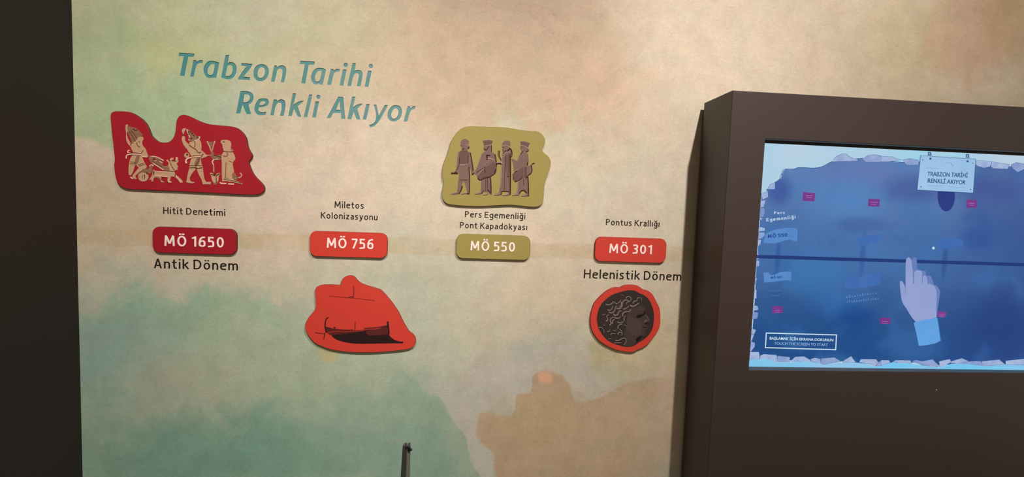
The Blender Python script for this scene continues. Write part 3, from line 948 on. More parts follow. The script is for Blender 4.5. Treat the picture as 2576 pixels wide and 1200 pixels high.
relief('robed_figure', red, ZB, TAN, [
 (1,1,[(690,570),(830,560),(835,640),(760,660),(700,650),(680,600)]),
 (0,2,[(820,310),(850,300),(960,305),(995,340),(1000,400),(990,440),(1030,470),(1035,495),(1000,500),(1030,520),(1060,570),(1075,640),(1030,700),(1040,800),(1050,870),(1030,900),(1040,990),(1080,1020),(1190,1060),(1200,1085),(1050,1050),(870,1030),(845,1040),(835,900),(835,700),(830,600),(840,550),(870,500),(850,430),(845,380),(820,350)]),
 (2,1,[(795,1045),(830,1055),(920,1060),(920,1075),(830,1078),(800,1065)]),
 (2,1,[(950,1065),(1050,1070),(1055,1092),(945,1088)]),
 (1,3,[(1020,900),(1050,870),(1090,920),(1110,980),(1090,1020),(1040,990)]),
], [
 (0,2,[(1100,965),(1160,960),(1188,920),(1155,882)],18),(3,3,[(870,500),(940,508),(1020,510)],12),(3,3,[(915,700),(905,850),(905,960)],8),(3,3,[(870,995),(1000,1015),(1190,1062)],9),
 (3,3,[(855,330),(885,332)],14),(3,3,[(700,575),(760,580),(830,610)],10),(3,3,[(1000,450),(1020,480)],10),(3,3,[(960,670),(1020,695)],6),(3,3,[(1090,950),(1130,955)],10),
 (1,3,[(860,570),(900,590),(940,560),(925,520)],16),(2,3,[(770,640),(720,640)],14),(3,3,[(880,970),(960,975)],6),
])

# --- olive plaque with the procession
olive = plaque('olive green cut-out plaque with a brown carved procession of four figures',
 [(130,230),(150,170),(190,110),(240,70),(300,57),(400,60),(520,62),(620,70),(700,85),(790,95),(850,100),(890,125),(912,165),(905,210),(885,250),(905,275),(940,305),(958,345),(950,400),(930,460),(910,520),(903,570),(900,630),(895,680),(870,706),(840,715),(720,708),(640,700),(520,704),(400,710),(270,708),(170,700),(110,688),(85,665),(70,620),(75,570),(85,520),(78,490),(72,450),(78,390),(95,330),(115,280)],
 (1090, 300, 3.243), M_OLIVE, M_OLIVE_RIM)
M_PB = mat('grey_brown_carving', rgb(118, 90, 81), 0.7, 0.2, 0.08, 90.0)
M_PL = mat('pale_brown_carving', rgb(160, 132, 120), 0.7, 0.2, 0.08, 90.0)
M_PD = mat('dark_brown_carving', rgb(52, 30, 22), 0.8, 0.1, 0.1)
M_PM = mat('mid_brown_carving', rgb(100, 74, 66), 0.7, 0.2, 0.08, 90.0)
PER = [M_PB, M_PL, M_PD, M_PM]
ZC, ZD = (1130, 340, 7.5), (1230, 340, 7.5)
relief('attendant_with_rod', olive, ZC, PER, [
 (0,1,[(215,150),(225,110),(260,80),(300,70),(345,85),(370,120),(368,190),(385,210),(380,250),(350,275),(335,280),(345,305),(395,320),(415,370),(430,470),(445,580),(460,680),(465,710),(430,735),(415,700),(405,640),(370,590),(380,680),(388,780),(385,850),(385,1000),(385,1110),(345,1110),(230,1115),(225,1100),(290,1085),(340,1075),(320,1000),(290,900),(265,860),(240,960),(210,1050),(190,1110),(40,1112),(35,1105),(90,1085),(150,1070),(160,1000),(170,880),(185,760),(185,690),(160,720),(95,710),(100,690),(130,660),(135,560),(150,420),(165,330),(200,300),(235,290),(232,230),(215,200)]),
 (3,2,[(195,310),(240,290),(330,285),(370,330),(360,450),(350,540),(195,545),(190,420)]),
], [
 (2,2,[(35,718),(165,722)],24),(1,3,[(190,556),(270,552),(350,548)],12),(2,2,[(205,848),(270,842),(340,850)],7),
 (1,2,[(170,340),(145,480),(138,600)],10),(2,2,[(400,330),(425,470),(455,670)],14,18),(2,2,[(372,600),(385,760),(384,1000),(378,1105)],16),
 (1,2,[(215,180),(245,172)],12),(1,2,[(215,205),(240,205)],10),(2,2,[(218,190),(240,188)],8),(1,2,[(310,175),(365,205)],10),(2,2,[(355,250),(378,225)],18),
 (2,2,[(245,275),(285,245)],10),(2,2,[(250,960),(215,1060),(180,1105)],16),(1,3,[(45,1108),(110,1090),(150,1085)],12),(1,3,[(235,1108),(300,1090),(340,1085)],14),(2,3,[(340,1105),(380,1100)],14),
 (2,2,[(140,660),(185,560),(190,420)],7),(2,2,[(360,380),(352,540)],6),(2,2,[(430,745),(480,705)],20,12),(2,2,[(100,700),(140,690)],8),
])
relief('robed_noble', olive, ZC, PER, [
 (0,1,[(640,100),(730,85),(825,105),(800,185),(805,300),(800,320),(850,345),(875,400),(890,500),(895,560),(885,700),(860,740),(790,775),(800,880),(805,1120),(780,1125),(765,1080),(720,1125),(640,1125),(640,1115),(720,1090),(740,1060),(690,1075),(640,1050),(615,1115),(485,1115),(490,1105),(590,1080),(600,1000),(605,850),(570,850),(535,800),(520,740),(470,735),(480,700),(520,600),(560,480),(600,380),(650,320),(700,295),(660,285),(650,230),(660,200),(655,180)]),
 (3,2,[(640,105),(820,105),(798,180),(660,195)]),
 (3,2,[(545,750),(620,660),(700,600),(840,500),(875,560),(855,690),(780,760),(660,800),(575,835),(545,800)]),
], [
 (1,3,[(640,102),(730,86),(822,104)],14),(1,3,[(660,210),(730,200),(795,178)],14),(2,2,[(655,255),(700,280),(735,230),(760,205)],12),(2,2,[(798,190),(800,310)],12),
 (2,3,[(700,382),(775,380)],18),(2,3,[(712,390),(715,465)],20),(1,3,[(725,440),(780,445),(850,475)],16),(2,2,[(515,705),(600,650),(660,605)],7),
 (2,2,[(540,800),(575,845),(660,812),(790,772),(870,700),(888,620)],14),(1,2,[(600,385),(560,500),(500,650)],10),(2,2,[(865,360),(888,500),(890,600)],16),(1,3,[(545,760),(600,680),(660,640)],10),
 (2,2,[(770,790),(785,900),(788,1100)],14),(2,2,[(690,810),(690,1060)],6),(2,2,[(725,810),(728,1050)],6),(2,2,[(615,1100),(655,1040)],16,8),(2,2,[(735,1035),(770,1090)],14),
 (1,3,[(490,1110),(560,1095),(600,1088)],12),(1,3,[(645,1118),(710,1110),(755,1080)],14),(2,2,[(640,570),(690,530),(740,520)],8),(1,3,[(640,575),(700,530),(745,515)],10),(2,2,[(680,600),(670,660),(690,700)],7),(2,2,[(850,700),(880,640)],9),
 (1,2,[(490,700),(475,740)],8),
])
relief('long_robed_courtier', olive, ZD, PER, [
 (0,1,[(250,210),(255,150),(290,115),(340,105),(390,120),(405,160),(395,230),(430,280),(440,330),(410,350),(415,420),(410,600),(412,800),(412,1120),(380,1140),(265,1140),(260,1128),(340,1110),(370,1070),(250,1055),(235,1110),(215,1135),(100,1132),(105,1120),(190,1090),(205,1000),(215,880),(230,700),(240,520),(245,430),(300,350),(250,385),(265,310),(250,270),(265,240)]),
 (3,2,[(300,400),(330,360),(395,370),(400,600),(395,780),(345,785),(320,600)]),
], [
 (3,2,[(190,290),(185,390)],34,26),(2,2,[(205,300),(200,400),(240,480)],10),(3,1,[(185,390),(235,480)],22),(1,3,[(145,522),(210,512),(262,545)],18),(2,3,[(150,545),(200,535),(255,556)],12),
 (1,2,[(250,210),(320,200),(400,230)],12),(2,2,[(250,228),(275,230)],8),(2,2,[(255,382),(290,320),(330,290)],12),(2,2,[(345,300),(400,250),(430,300),(435,345),(430,410)],20,14),(1,3,[(260,380),(320,330),(395,325)],14),
 (2,2,[(400,350),(404,600),(404,900),(400,1120)],20),(1,2,[(245,440),(232,700),(210,1000)],12),(2,2,[(320,400),(305,600),(290,1040)],6),(2,2,[(345,785),(385,780)],10),
 (2,2,[(245,1055),(375,1062)],12),(2,2,[(225,1125),(245,1065)],14),(1,3,[(105,1128),(170,1112),(210,1105)],12),(1,3,[(265,1132),(330,1120),(375,1100)],14),(2,2,[(270,300),(260,270)],6),
])
relief('guard_with_quiver', olive, ZD, PER, [
 (0,1,[(590,120),(680,118),(775,155),(740,240),(760,270),(745,300),(710,320),(735,360),(735,560),(720,590),(800,550),(830,520),(860,525),(815,560),(812,640),(805,710),(740,765),(745,850),(755,1000),(755,1150),(720,1160),(610,1150),(620,1140),(720,1100),(645,1040),(590,1090),(565,1145),(440,1140),(445,1130),(530,1100),(545,1000),(560,850),(490,885),(455,830),(445,760),(440,740),(470,690),(465,650),(460,560),(425,450),(440,440),(530,490),(560,400),(610,320),(610,280),(590,240),(600,200)]),
 (3,2,[(595,122),(770,155),(735,235),(610,190)]),
 (3,2,[(460,760),(520,690),(700,600),(700,790),(630,790),(490,870)]),
 (0,3,[(640,380),(710,340),(730,380),(720,520),(620,620),(530,680),(450,735),(500,660),(570,590),(610,540)]),
], [
 (1,3,[(600,190),(680,215),(755,262)],14),(1,3,[(600,240),(625,245)],10),(2,2,[(600,228),(630,230)],9),(2,2,[(640,300),(600,360)],14),(2,2,[(700,320),(750,285)],16),
 (2,2,[(725,370),(728,570)],16),(2,4,[(450,740),(480,700),(530,672)],12),(2,2,[(490,880),(560,850),(635,795)],14),(2,2,[(800,570),(805,700),(740,760),(710,800)],16),(2,2,[(815,545),(860,525)],16),
 (1,2,[(555,860),(540,1000),(530,1090)],10),(2,2,[(735,790),(745,1000),(742,1150)],18),(2,2,[(570,1110),(640,1040),(720,1105)],16),(1,3,[(445,1135),(510,1118),(560,1110)],12),(1,3,[(615,1146),(680,1130),(725,1105)],14),
 (1,2,[(560,420),(540,500)],8),(2,2,[(455,840),(465,770)],6),(2,2,[(655,830),(655,950)],6),(1,3,[(440,745),(500,672),(540,660)],9),(2,2,[(700,600),(700,820)],8),
])

# --- orange plaque with the ship
ship = plaque('orange red cut-out plaque with a dark sailing ship, below the MÖ 756 badge',
 [(265,290),(285,258),(330,238),(420,230),(520,233),(583,238),(590,195),(620,145),(670,120),(720,115),(755,130),(790,170),(830,205),(890,232),(960,255),(1040,278),(1085,295),(1130,335),(1170,380),(1220,440),(1270,510),(1310,570),(1345,640),(1380,710),(1415,770),(1450,822),(1490,850),(1520,890),(1530,935),(1518,985),(1490,1018),(1440,1040),(1350,1055),(1200,1070),(1000,1083),(850,1085),(700,1080),(560,1064),(450,1042),(350,1008),(270,970),(220,925),(170,860),(142,800),(138,750),(150,700),(180,645),(225,590),(262,540),(272,500),(268,440),(265,370)],
 (740, 670, 5.0), M_ORANGE, M_ORANGE_RIM)
ZS = (740, 670, 5.0)
M_HULL = mat('black_hull_print', rgb(40, 20, 20), 0.6, 0.2, 0.2, 60)
M_HULL2 = mat('maroon_hull_print', rgb(88, 32, 32), 0.6, 0.2, 0.25, 50)
M_ROPE = mat('dark_red_print', rgb(150, 44, 30), 0.6, 0.2)
SH = [M_HULL, M_HULL2, M_ROPE]
relief('ship_hull', ship, ZS, SH, [
 (1,1,[(395,755),(430,770),(550,792),(760,802),(880,797),(1000,792),(1000,802),(880,818),(740,838),(560,858),(470,862),(405,825)]),
 (0,1,[(470,862),(600,852),(760,832),(880,814),(1000,798),(1100,772),(1180,745),(1190,850),(1220,895),(1290,935),(1370,950),(1365,965),(1000,970),(830,972),(680,960),(560,930),(490,890)]),
 (1,2,[(900,818),(1000,800),(1100,776),(1176,752),(1184,850),(1100,862),(980,868),(920,860)]),
], [(0,2,[(432,640),(405,662),(392,715),(392,780),(405,830)],10,14),(0,2,[(1176,693),(1184,760),(1196,850)],22,14),(1,2,[(400,762),(520,790),(740,800)],8),(1,2,[(880,780),(1080,762),(1175,742)],10),(2,2,[(420,835),(560,815),(720,816),(880,806)],12),(1,2,[(500,762),(520,775)],14),(1,3,[(560,795),(740,802)],6),(0,2,[(1340,955),(1370,955)],18)])
relief('mast_and_yard', ship, ZS, SH, [], [(1,1,[(746,245),(750,320),(742,395)],6,10),(2,1,[(440,373),(590,385),(740,397),(880,412),(1020,430)],7,6),(1,1,[(770,705),(766,800)],7),(1,1,[(690,385),(735,385),(750,395)],8)])
relief('steering_oar', ship, ZS, SH, [], [(1,1,[(265,832),(380,848)],7),(1,1,[(388,835),(374,912)],10)])

# --- round orange plaque with the portrait coin
coin = plaque('round orange red plaque holding a dark portrait coin, below "Helenistik Dönem"',
 [(540,85),(590,58),(640,48),(780,48),(840,65),(900,105),(930,125),(980,135),(1030,160),(1080,210),(1120,280),(1150,340),(1190,420),(1208,520),(1210,620),(1200,740),(1170,820),(1120,890),(1060,970),(1000,1040),(920,1095),(850,1122),(790,1155),(740,1172),(650,1170),(560,1155),(480,1140),(380,1100),(280,1050),(190,990),(115,905),(60,810),(35,700),(35,580),(57,470),(90,370),(150,290),(230,210),(320,140),(400,100),(470,85)],
 (1480, 710, 6.668), M_ORANGE, M_ORANGE_RIM)
ZK = (1480, 710, 6.668)
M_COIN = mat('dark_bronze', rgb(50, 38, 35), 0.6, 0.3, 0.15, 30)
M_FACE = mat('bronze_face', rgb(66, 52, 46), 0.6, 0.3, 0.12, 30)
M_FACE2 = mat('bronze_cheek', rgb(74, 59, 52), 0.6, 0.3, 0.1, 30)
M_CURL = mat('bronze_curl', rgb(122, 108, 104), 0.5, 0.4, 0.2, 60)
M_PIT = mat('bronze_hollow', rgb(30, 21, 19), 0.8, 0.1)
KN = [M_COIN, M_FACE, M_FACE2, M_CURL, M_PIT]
disc = relief('coin_disc', coin, ZK, KN, [
 (0,0,[(500,175),(590,150),(640,138),(740,135),(800,150),(860,185),(920,210),(990,260),(1040,330),(1075,420),(1100,520),(1100,640),(1085,740),(1050,830),(990,910),(900,980),(830,1020),(780,1060),(720,1080),(640,1085),(540,1065),(430,1030),(330,980),(250,900),(185,800),(150,690),(145,580),(165,480),(210,380),(280,300),(370,230),(440,195)])])
relief('face', disc, ZK, KN, [
 (1,1,[(700,445),(790,422),(880,395),(930,420),(955,470),(968,530),(1000,590),(1030,650),(1000,672),(955,682),(940,710),(985,735),(1000,750),(980,770),(990,790),(962,802),(948,830),(965,860),(940,890),(870,900),(810,930),(795,1000),(775,1052),(720,1072),(620,1074),(600,950),(610,850),(640,720),(640,600),(670,500)]),
 (2,2,[(660,600),(760,600),(850,620),(900,680),(890,780),(900,850),(800,900),(700,880),(650,780)]),
 (4,3,[(800,575),(830,550),(900,540),(930,552),(900,570),(840,595)]),
 (4,2,[(925,470),(950,480),(960,530),(935,545),(900,540),(930,510)]),
 (4,2,[(800,960),(860,910),(900,905),(860,960),(810,1000)]),
], [(2,3,[(830,480),(890,462),(945,480)],22,14),(3,3,[(940,668),(958,640),(990,640)],14,8),(4,3,[(945,690),(1010,675)],14),(4,3,[(920,755),(975,760)],12,6),(2,3,[(925,735),(980,745)],14),(2,3,[(930,785),(985,785)],14),(3,3,[(960,540),(1000,610),(1018,645)],8)])
relief('curly_hair', disc, ZK, KN, [], [(3, 2 + i % 3, p, w, w * 0.55) for i, (p, w) in enumerate([
 ([(290,370),(350,375),(400,350),(410,325),(440,340),(470,360),(510,340),(545,295)],18), ([(320,460),(360,470),(400,430),(405,395)],20), ([(340,500),(400,510),(440,470),(450,420),(480,395)],22),
 ([(470,435),(520,440),(560,400),(570,340),(600,305),(650,300),(680,330)],26), ([(545,330),(550,380),(510,410)],18), ([(630,270),(650,245),(700,250),(715,290),(690,320),(640,345),(640,375)],18),
 ([(580,455),(640,430),(680,395)],20), ([(700,380),(740,405),(800,380),(850,345)],26), ([(745,355),(760,325),(810,305),(825,265),(870,265)],18), ([(890,260),(890,320)],10),
 ([(420,530),(450,555),(490,540),(510,490),(550,480)],26), ([(570,570),(575,525),(620,495),(680,490),(710,450)],26), ([(600,645),(600,590),(630,560)],18), ([(430,590),(510,600),(545,570)],20),
 ([(400,695),(410,640),(440,620)],22), ([(350,722),(380,690),(365,640),(385,600),(430,585)],22), ([(290,655),(325,625),(305,570),(345,545)],18), ([(235,550),(290,535)],10),
 ([(480,665),(540,680),(595,655)],20), ([(500,780),(495,740),(530,710),(570,700)],18), ([(410,800),(440,815),(465,780)],12), ([(500,880),(500,850),(540,840),(565,870),(540,892)],16), ([(520,790),(560,830),(560,850)],14),
 ([(375,890),(380,870),(450,865)],14), ([(600,710),(640,740)],14), ([(170,770),(210,755),(250,790),(255,850)],14), ([(445,970),(500,975),(560,945),(610,940),(630,990),(590,1055)],16), ([(435,1015),(500,1015),(560,1015)],14),
 ([(250,715),(285,722)],12), ([(310,830),(345,820),(360,785)],14), ([(335,950),(390,945)],12), ([(550,215),(590,225)],10)])])

# ------------------------------------------------------------------ information kiosk with touch screen
YK = -0.185                 # front of the cabinet
YS = YK + 0.030             # face of the screen
YR = -0.017                 # rear edge of the cabinet
def mean(v):
    return sum(v) / len(v)
KX0 = mean([P(1842, 230, YK)[0], P(1811, 715, YK)[0], P(1780, 1200, YK)[0]])
KZ1 = mean([P(1842, 229, YK)[1], P(2200, 246, YK)[1], P(2500, 265, YK)[1]])
OX0 = mean([P(1926, 355, YK)[0], P(1904, 640, YK)[0], P(1884, 925, YK)[0]])
OZ1 = mean([P(1927, 350, YK)[1], P(2220, 361, YK)[1], P(2570, 383, YK)[1]])
OZ0 = mean([P(1884, 929, YK)[1], P(2216, 936, YK)[1], P(2570, 939, YK)[1]])
SZ1 = mean([P(1925, 361, YS)[1], P(2220, 373, YS)[1], P(2570, 392, YS)[1]])
SZ0 = mean([P(1884, 921, YS)[1], P(2216, 929, YS)[1], P(2570, 931, YS)[1]])
SX0 = OX0 - 0.004
SX1 = SX0 + (SZ1 - SZ0) * 16 / 9
OX1 = SX1 - 0.004
KX1 = OX1 + (OX0 - KX0)
M_KIOSK = mat('dark_brown_lacquer', rgb(56, 43, 40), 0.46, 0.5, 0.05, 5.0)
M_BLACK = mat('black_bezel', rgb(14, 11, 12), 0.4, 0.4)
kiosk = thing('information_kiosk', 'tall dark brown information kiosk with a large touch screen, against the mural wall', 'kiosk', ((KX0 + KX1) / 2, YR, 0.0))
bm = bmesh.new()
def ring(x0, x1, z0, z1, y):
    return [bm.verts.new(p) for p in ((x0, y, z0), (x1, y, z0), (x1, y, z1), (x0, y, z1))]
def band(a, b, mi=0):
    for i in range(4):
        bm.faces.new((a[i], a[(i+1) % 4], b[(i+1) % 4], b[i])).material_index = mi
e = 0.0012
r_back = ring(KX0, KX1, 0.0, KZ1, YR)
r_side = ring(KX0, KX1, 0.0, KZ1, YK + e)
r_front = ring(KX0 + e, KX1 - e, e, KZ1 - e, YK)
r_open = ring(OX0 - e, OX1 + e, OZ0 - e, OZ1 + e, YK)
r_open2 = ring(OX0, OX1, OZ0, OZ1, YK + e)
r_deep = ring(OX0, OX1, OZ0, OZ1, YS + 0.03)
bm.faces.new(r_back)
band(r_back, r_side); band(r_side, r_front); band(r_front, r_open); band(r_open, r_open2); band(r_open2, r_deep)
bm.faces.new(r_deep)
obj('cabinet', bm, M_KIOSK, kiosk)
bm = bmesh.new()
box(bm, KX0 + 0.018, KX1 - 0.018, YR, 0.0, 0.0, KZ1 - 0.018)
obj('wall_mount', bm, M_KIOSK, kiosk)
# black frame round the glass, inside the opening
bm = bmesh.new()
plate(bm, [[(OX0 + 0.0005, OZ0 + 0.0005), (OX1 - 0.0005, OZ0 + 0.0005), (OX1 - 0.0005, OZ1 - 0.0005), (OX0 + 0.0005, OZ1 - 0.0005)],
           [(OX0 + 0.0012, SZ0), (OX1 - 0.0012, SZ0), (OX1 - 0.0012, SZ1), (OX0 + 0.0012, SZ1)]], YS - 0.001, YS + 0.02)
obj('screen_bezel', bm, M_BLACK, kiosk)
bm = bmesh.new()
cx, cz = P(2355, 981, YK)
plate(bm, [circle(cx, cz, 0.0022, 12)], YK - 0.0012, YK, 0, 0.0004)
obj('screw', bm, mat('bright_screw', rgb(190, 180, 170), 0.3, 0.5, metal=0.8), kiosk)

# screen face: pale water colour border
E = 1.0
M_PALE = emit('screen_pale_blue', rgb(164, 216, 240), rgb(202, 216, 232), E, 3.0)
bm = bmesh.new()
plate(bm, [[(OX0 + 0.0015, SZ0 + 0.0003), (OX1 - 0.0015, SZ0 + 0.0003), (OX1 - 0.0015, SZ1 - 0.0003), (OX0 + 0.0015, SZ1 - 0.0003)]], YS, YS + 0.015)
screen = obj('screen', bm, M_PALE, kiosk)
screen['label'] = 'lit touch screen showing a blue map with banners and a pointing hand'

def screen_picture():
    m = bpy.data.materials.new('screen_blue_map')
    m.use_nodes = True
    nt = m.node_tree
    N = Nodes(nt)
    nt.nodes.remove(nt.nodes['Principled BSDF'])
    em = nt.nodes.new('ShaderNodeEmission')
    nt.links.new(em.outputs[0], nt.nodes['Material Output'].inputs['Surface'])
    tc = nt.nodes.new('ShaderNodeTexCoord')
    oc = tc.outputs['Object']
    sep = nt.nodes.new('ShaderNodeSeparateXYZ')
    nt.links.new(oc, sep.inputs[0])
    X, Z = sep.outputs[0], sep.outputs[2]
    n1 = N.noise(oc, 7.0, 3, 0.5, 0.4)
    n2 = N.noise(oc, 4.0, 2, 0.5, 0.6)
    Zw = N.math('ADD', Z, N.math('MULTIPLY', N.math('SUBTRACT', n2, 0.5), 0.20))
    lo, hi = P(2200, 900, YS)[1], P(2200, 400, YS)[1]
    t = N.smooth(Zw, lo, hi)
    c = N.mix(t, rgb(38, 82, 142), rgb(98, 132, 186))
    mid = N.smooth(N.math('ABSOLUTE', N.math('SUBTRACT', Zw, P(2050, 620, YS)[1])), 0.16, 0.0)
    c = N.mix(N.math('MULTIPLY', mid, 0.6), c, rgb(70, 116, 178))
    xr = N.smooth(X, P(2230, 600, YS)[0], P(2620, 600, YS)[0])
    c = N.mix(N.math('MULTIPLY', xr, 0.6), c, rgb(54, 74, 136))
    c = N.mix(N.math('MULTIPLY', N.smooth(n1, 0.48, 0.72), 0.35), c, rgb(70, 126, 190))
    c = N.mix(N.math('MULTIPLY', N.smooth(n1, 0.46, 0.28), 0.30), c, rgb(44, 78, 150))
    def blob(col, px, py, rx, ry, op):
        nonlocal c
        a, b = P(px, py, YS)
        d = N.ellipse(X, Z, a, b, rx / 870.0, ry / 870.0)
        c = N.mix(N.math('MULTIPLY', N.smooth(d, 1.4, 0.3), op), c, col)
    blob(rgb(104, 124, 184), 2160, 440, 120, 40, 0.7)
    blob(rgb(84, 140, 200), 2130, 500, 110, 60, 0.6)
    blob(rgb(72, 92, 156), 2300, 475, 90, 40, 0.7)
    blob(rgb(74, 88, 156), 2500, 480, 110, 35, 0.6)
    blob(rgb(66, 96, 162), 2170, 565, 80, 22, 0.5)
    blob(rgb(52, 92, 160), 2170, 640, 9, 60, 0.6)
    blob(rgb(40, 86, 152), 1956, 655, 8, 50, 0.6)
    blob(rgb(48, 78, 146), 2376, 660, 8, 50, 0.6)
    blob(rgb(34, 66, 138), 2110, 780, 80, 30, 0.4)
    blob(rgb(66, 116, 178), 2300, 870, 90, 50, 0.5)
    blob(rgb(66, 88, 160), 1960, 480, 36, 40, 0.8)
    blob(rgb(62, 126, 186), 2040, 690, 90, 60, 0.6)
    blob(rgb(62, 120, 186), 2110, 760, 90, 40, 0.5)
    blob(rgb(28, 72, 142), 2150, 800, 60, 40, 0.6)
    blob(rgb(50, 84, 158), 2460, 600, 50, 40, 0.6)
    blob(rgb(38, 66, 132), 2520, 820, 110, 90, 0.6)
    nt.links.new(c, em.inputs['Color'])
    em.inputs['Strength'].default_value = E
    return m
def SP(pts, z):
    return zoomed(pts, *z, YS)
Z1, Z2, Z3, Z4, Z5, Z6 = (1860, 330, 3.872), (2216, 330, 3.872), (1860, 620, 3.636), (2216, 620, 3.636), (1950, 420, 5.453), (2230, 600, 4.0)
def graphic(name, mats, items, level):
    """flat figures of the displayed picture, each a hair in front of the last"""
    bm = bmesh.new()
    for k, (mi, lp) in enumerate(items):
        y = YS - 0.0002 * level - 0.00002 * k
        plate(bm, [lp], y, y + 0.00015, mi)
    return bm
def finish(name, bm, mats, label=None):
    o = obj(name, bm, mats, screen)
    if label:
        o['label'] = label
    return o
xr_ = OX1 - 0.02
top = SP([(215,612),(275,585),(262,572),(345,500),(395,465),(415,400),(445,370),(530,370),(570,355),(700,360),(770,355),(830,335),(900,295),(1160,268),(1394,262)], Z1) + SP([(60,290),(360,300),(920,325),(1000,330),(1240,345),(1394,345)], Z2)
rightside = [(xr_ - 0.02, top[-1][1] - 0.01), (xr_, top[-1][1] - 0.08), (xr_ - 0.005, SZ0 + 0.2), (xr_, SZ0 + 0.03)]
bottom = SP([(1309,1085),(800,1060),(540,1085),(300,1062),(0,1070)], Z4) + SP([(1240,1075),(925,1050),(740,1050),(460,1040),(185,1010),(100,1010)], Z3)
left = SP([(112,860),(125,700),(140,500),(150,300),(162,100)], Z3) + SP([(180,1150),(190,1000),(205,800)], Z1)
bm = graphic('map_picture', None, [(0, smooth_outline(top + rightside + bottom + left, n=3))], 1)
finish('map_picture', bm, screen_picture())
# thin dark outline along the torn upper edge
bm = bmesh.new()
ribbon(bm, top, 0.0016, 0.0016, YS - 0.00032, YS - 0.0002, 0, 2)
finish('torn_edge_line', bm, emit('screen_edge_line', rgb(58, 84, 140), None, E))
# pale stones round the picture
M_STONE = emit('screen_stone', rgb(150, 172, 218), rgb(178, 196, 230), E, 40.0)
M_STONE2 = emit('screen_stone_shade', rgb(128, 152, 206), rgb(160, 180, 222), E, 40.0)
M_STLINE = emit('screen_stone_outline', rgb(52, 84, 140), None, E)
M_CYAN = emit('screen_cyan_water', rgb(112, 206, 250), rgb(150, 204, 240), E, 5.0)
stones = [(Z1, p) for p in (
 [(900,298),(940,250),(1000,222),(1040,222),(1070,250),(1150,275),(1150,290),(1040,292)], [(1195,268),(1250,238),(1310,230),(1380,240),(1394,300),(1230,302)],
 [(215,610),(275,585),(280,640),(225,665)], [(205,680),(255,672),(235,740),(205,742)], [(205,755),(240,745),(250,790),(230,835),(200,835)], [(198,840),(222,845),(215,865),(195,865)], [(192,930),(250,945),(245,970),(192,975)],
 [(188,985),(240,985),(250,1010),(215,1045),(182,1050)], [(180,1060),(212,1055),(205,1095),(176,1130)], [(345,500),(345,565),(270,565),(300,520)], [(448,370),(425,400),(420,420),(410,410),(425,380)], [(415,425),(405,470),(395,450),(402,425)])]
stones += [(Z2, p) for p in (
 [(0,245),(110,250),(200,278),(60,298),(0,298)], [(210,280),(290,268),(370,285),(360,330),(250,330)], [(925,290),(980,285),(1075,300),(1060,345),(1000,358),(930,335)], [(1080,298),(1250,325),(1235,368),(1090,362),(1070,345)], [(1265,330),(1320,305),(1394,320),(1394,370),(1330,398),(1290,370)])]
stones += [(Z3, p) for p in (
 [(160,65),(180,75),(178,115),(155,115)], [(155,125),(182,130),(180,180),(148,182)], [(140,280),(160,290),(150,340),(133,345)], [(135,395),(155,395),(155,475),(126,478)], [(122,535),(165,545),(172,580),(118,588)], [(118,598),(172,605),(160,660),(113,662)],
 [(105,745),(150,765),(135,800),(104,800)], [(103,810),(135,800),(115,855),(102,855)], [(105,870),(140,880),(140,915),(110,955),(96,955)], [(95,965),(178,965),(185,1025),(140,1035),(92,1035)], [(188,1000),(220,985),(335,992),(345,1010),(330,1055),(280,1025),(190,1030)],
 [(348,1000),(460,1012),(455,1055),(345,1052)], [(465,1050),(510,1010),(590,1005),(650,1040),(640,1060),(560,1050)], [(650,1030),(690,1018),(742,1030),(742,1065),(660,1055)], [(748,1025),(870,1015),(925,1050),(780,1078),(748,1070)], [(945,1050),(1020,1003),(1060,1058),(950,1060)],
 [(1095,1058),(1110,1030),(1250,1032),(1270,1060),(1240,1095),(1190,1070)], [(1275,1055),(1309,1038),(1309,1088),(1250,1090)])]
stones += [(Z4, p) for p in (
 [(0,1040),(70,1040),(85,1060),(0,1085)], [(100,1060),(130,1040),(270,1042),(275,1070),(210,1060)], [(280,1050),(320,1038),(380,1050),(470,1032),(530,1090),(500,1105),(380,1085)], [(530,1050),(630,1030),(640,1060),(540,1105)],
 [(640,1050),(740,1022),(800,1050),(790,1070),(640,1068)], [(800,1052),(910,1048),(940,1095),(640,1075)], [(920,1050),(1080,1035),(1130,1075),(950,1095)], [(1140,1045),(1309,1028),(1309,1085),(1140,1078)])]
def clampx(lp):
    return [(max(x, OX0 + 0.002), z_) for x, z_ in lp]
for k, (z, p) in enumerate(stones):
    cx, cy = mean([q[0] for q in p]), mean([q[1] for q in p])
    grow = [(a + (2.2 if a > cx else -2.2), b + (2.2 if b > cy else -2.2)) for a, b in p]
    bm = bmesh.new()
    y = YS - 0.0004 - 0.000006 * k
    plate(bm, [clampx(SP(grow, z))], y, y + 0.00015, 1)
    plate(bm, [clampx(SP(p, z))], y - 0.000003, y + 0.00015, 0)
    finish('stone', bm, [M_STONE2 if k % 3 == 1 else M_STONE, M_STLINE])
water = SP([(92,1036),(200,1028),(270,1026),(330,1058),(460,1062),(580,1052),(700,1062),(780,1080),(900,1065),(1050,1062),(1150,1070),(1220,1095),(1309,1090)], Z3) + SP([(0,1085),(100,1060),(250,1070),(400,1090),(530,1108),(640,1072),(800,1075),(950,1095),(1150,1080),(1309,1086)], Z4)
water = [(max(x, OX0 + 0.002), z_) for x, z_ in water] + [(xr_, water[-1][1]), (xr_, SZ0 + 0.0006), (OX0 + 0.002, SZ0 + 0.0006)]
finish('water_edge', graphic('', None, [(0, water)], 5), M_CYAN)
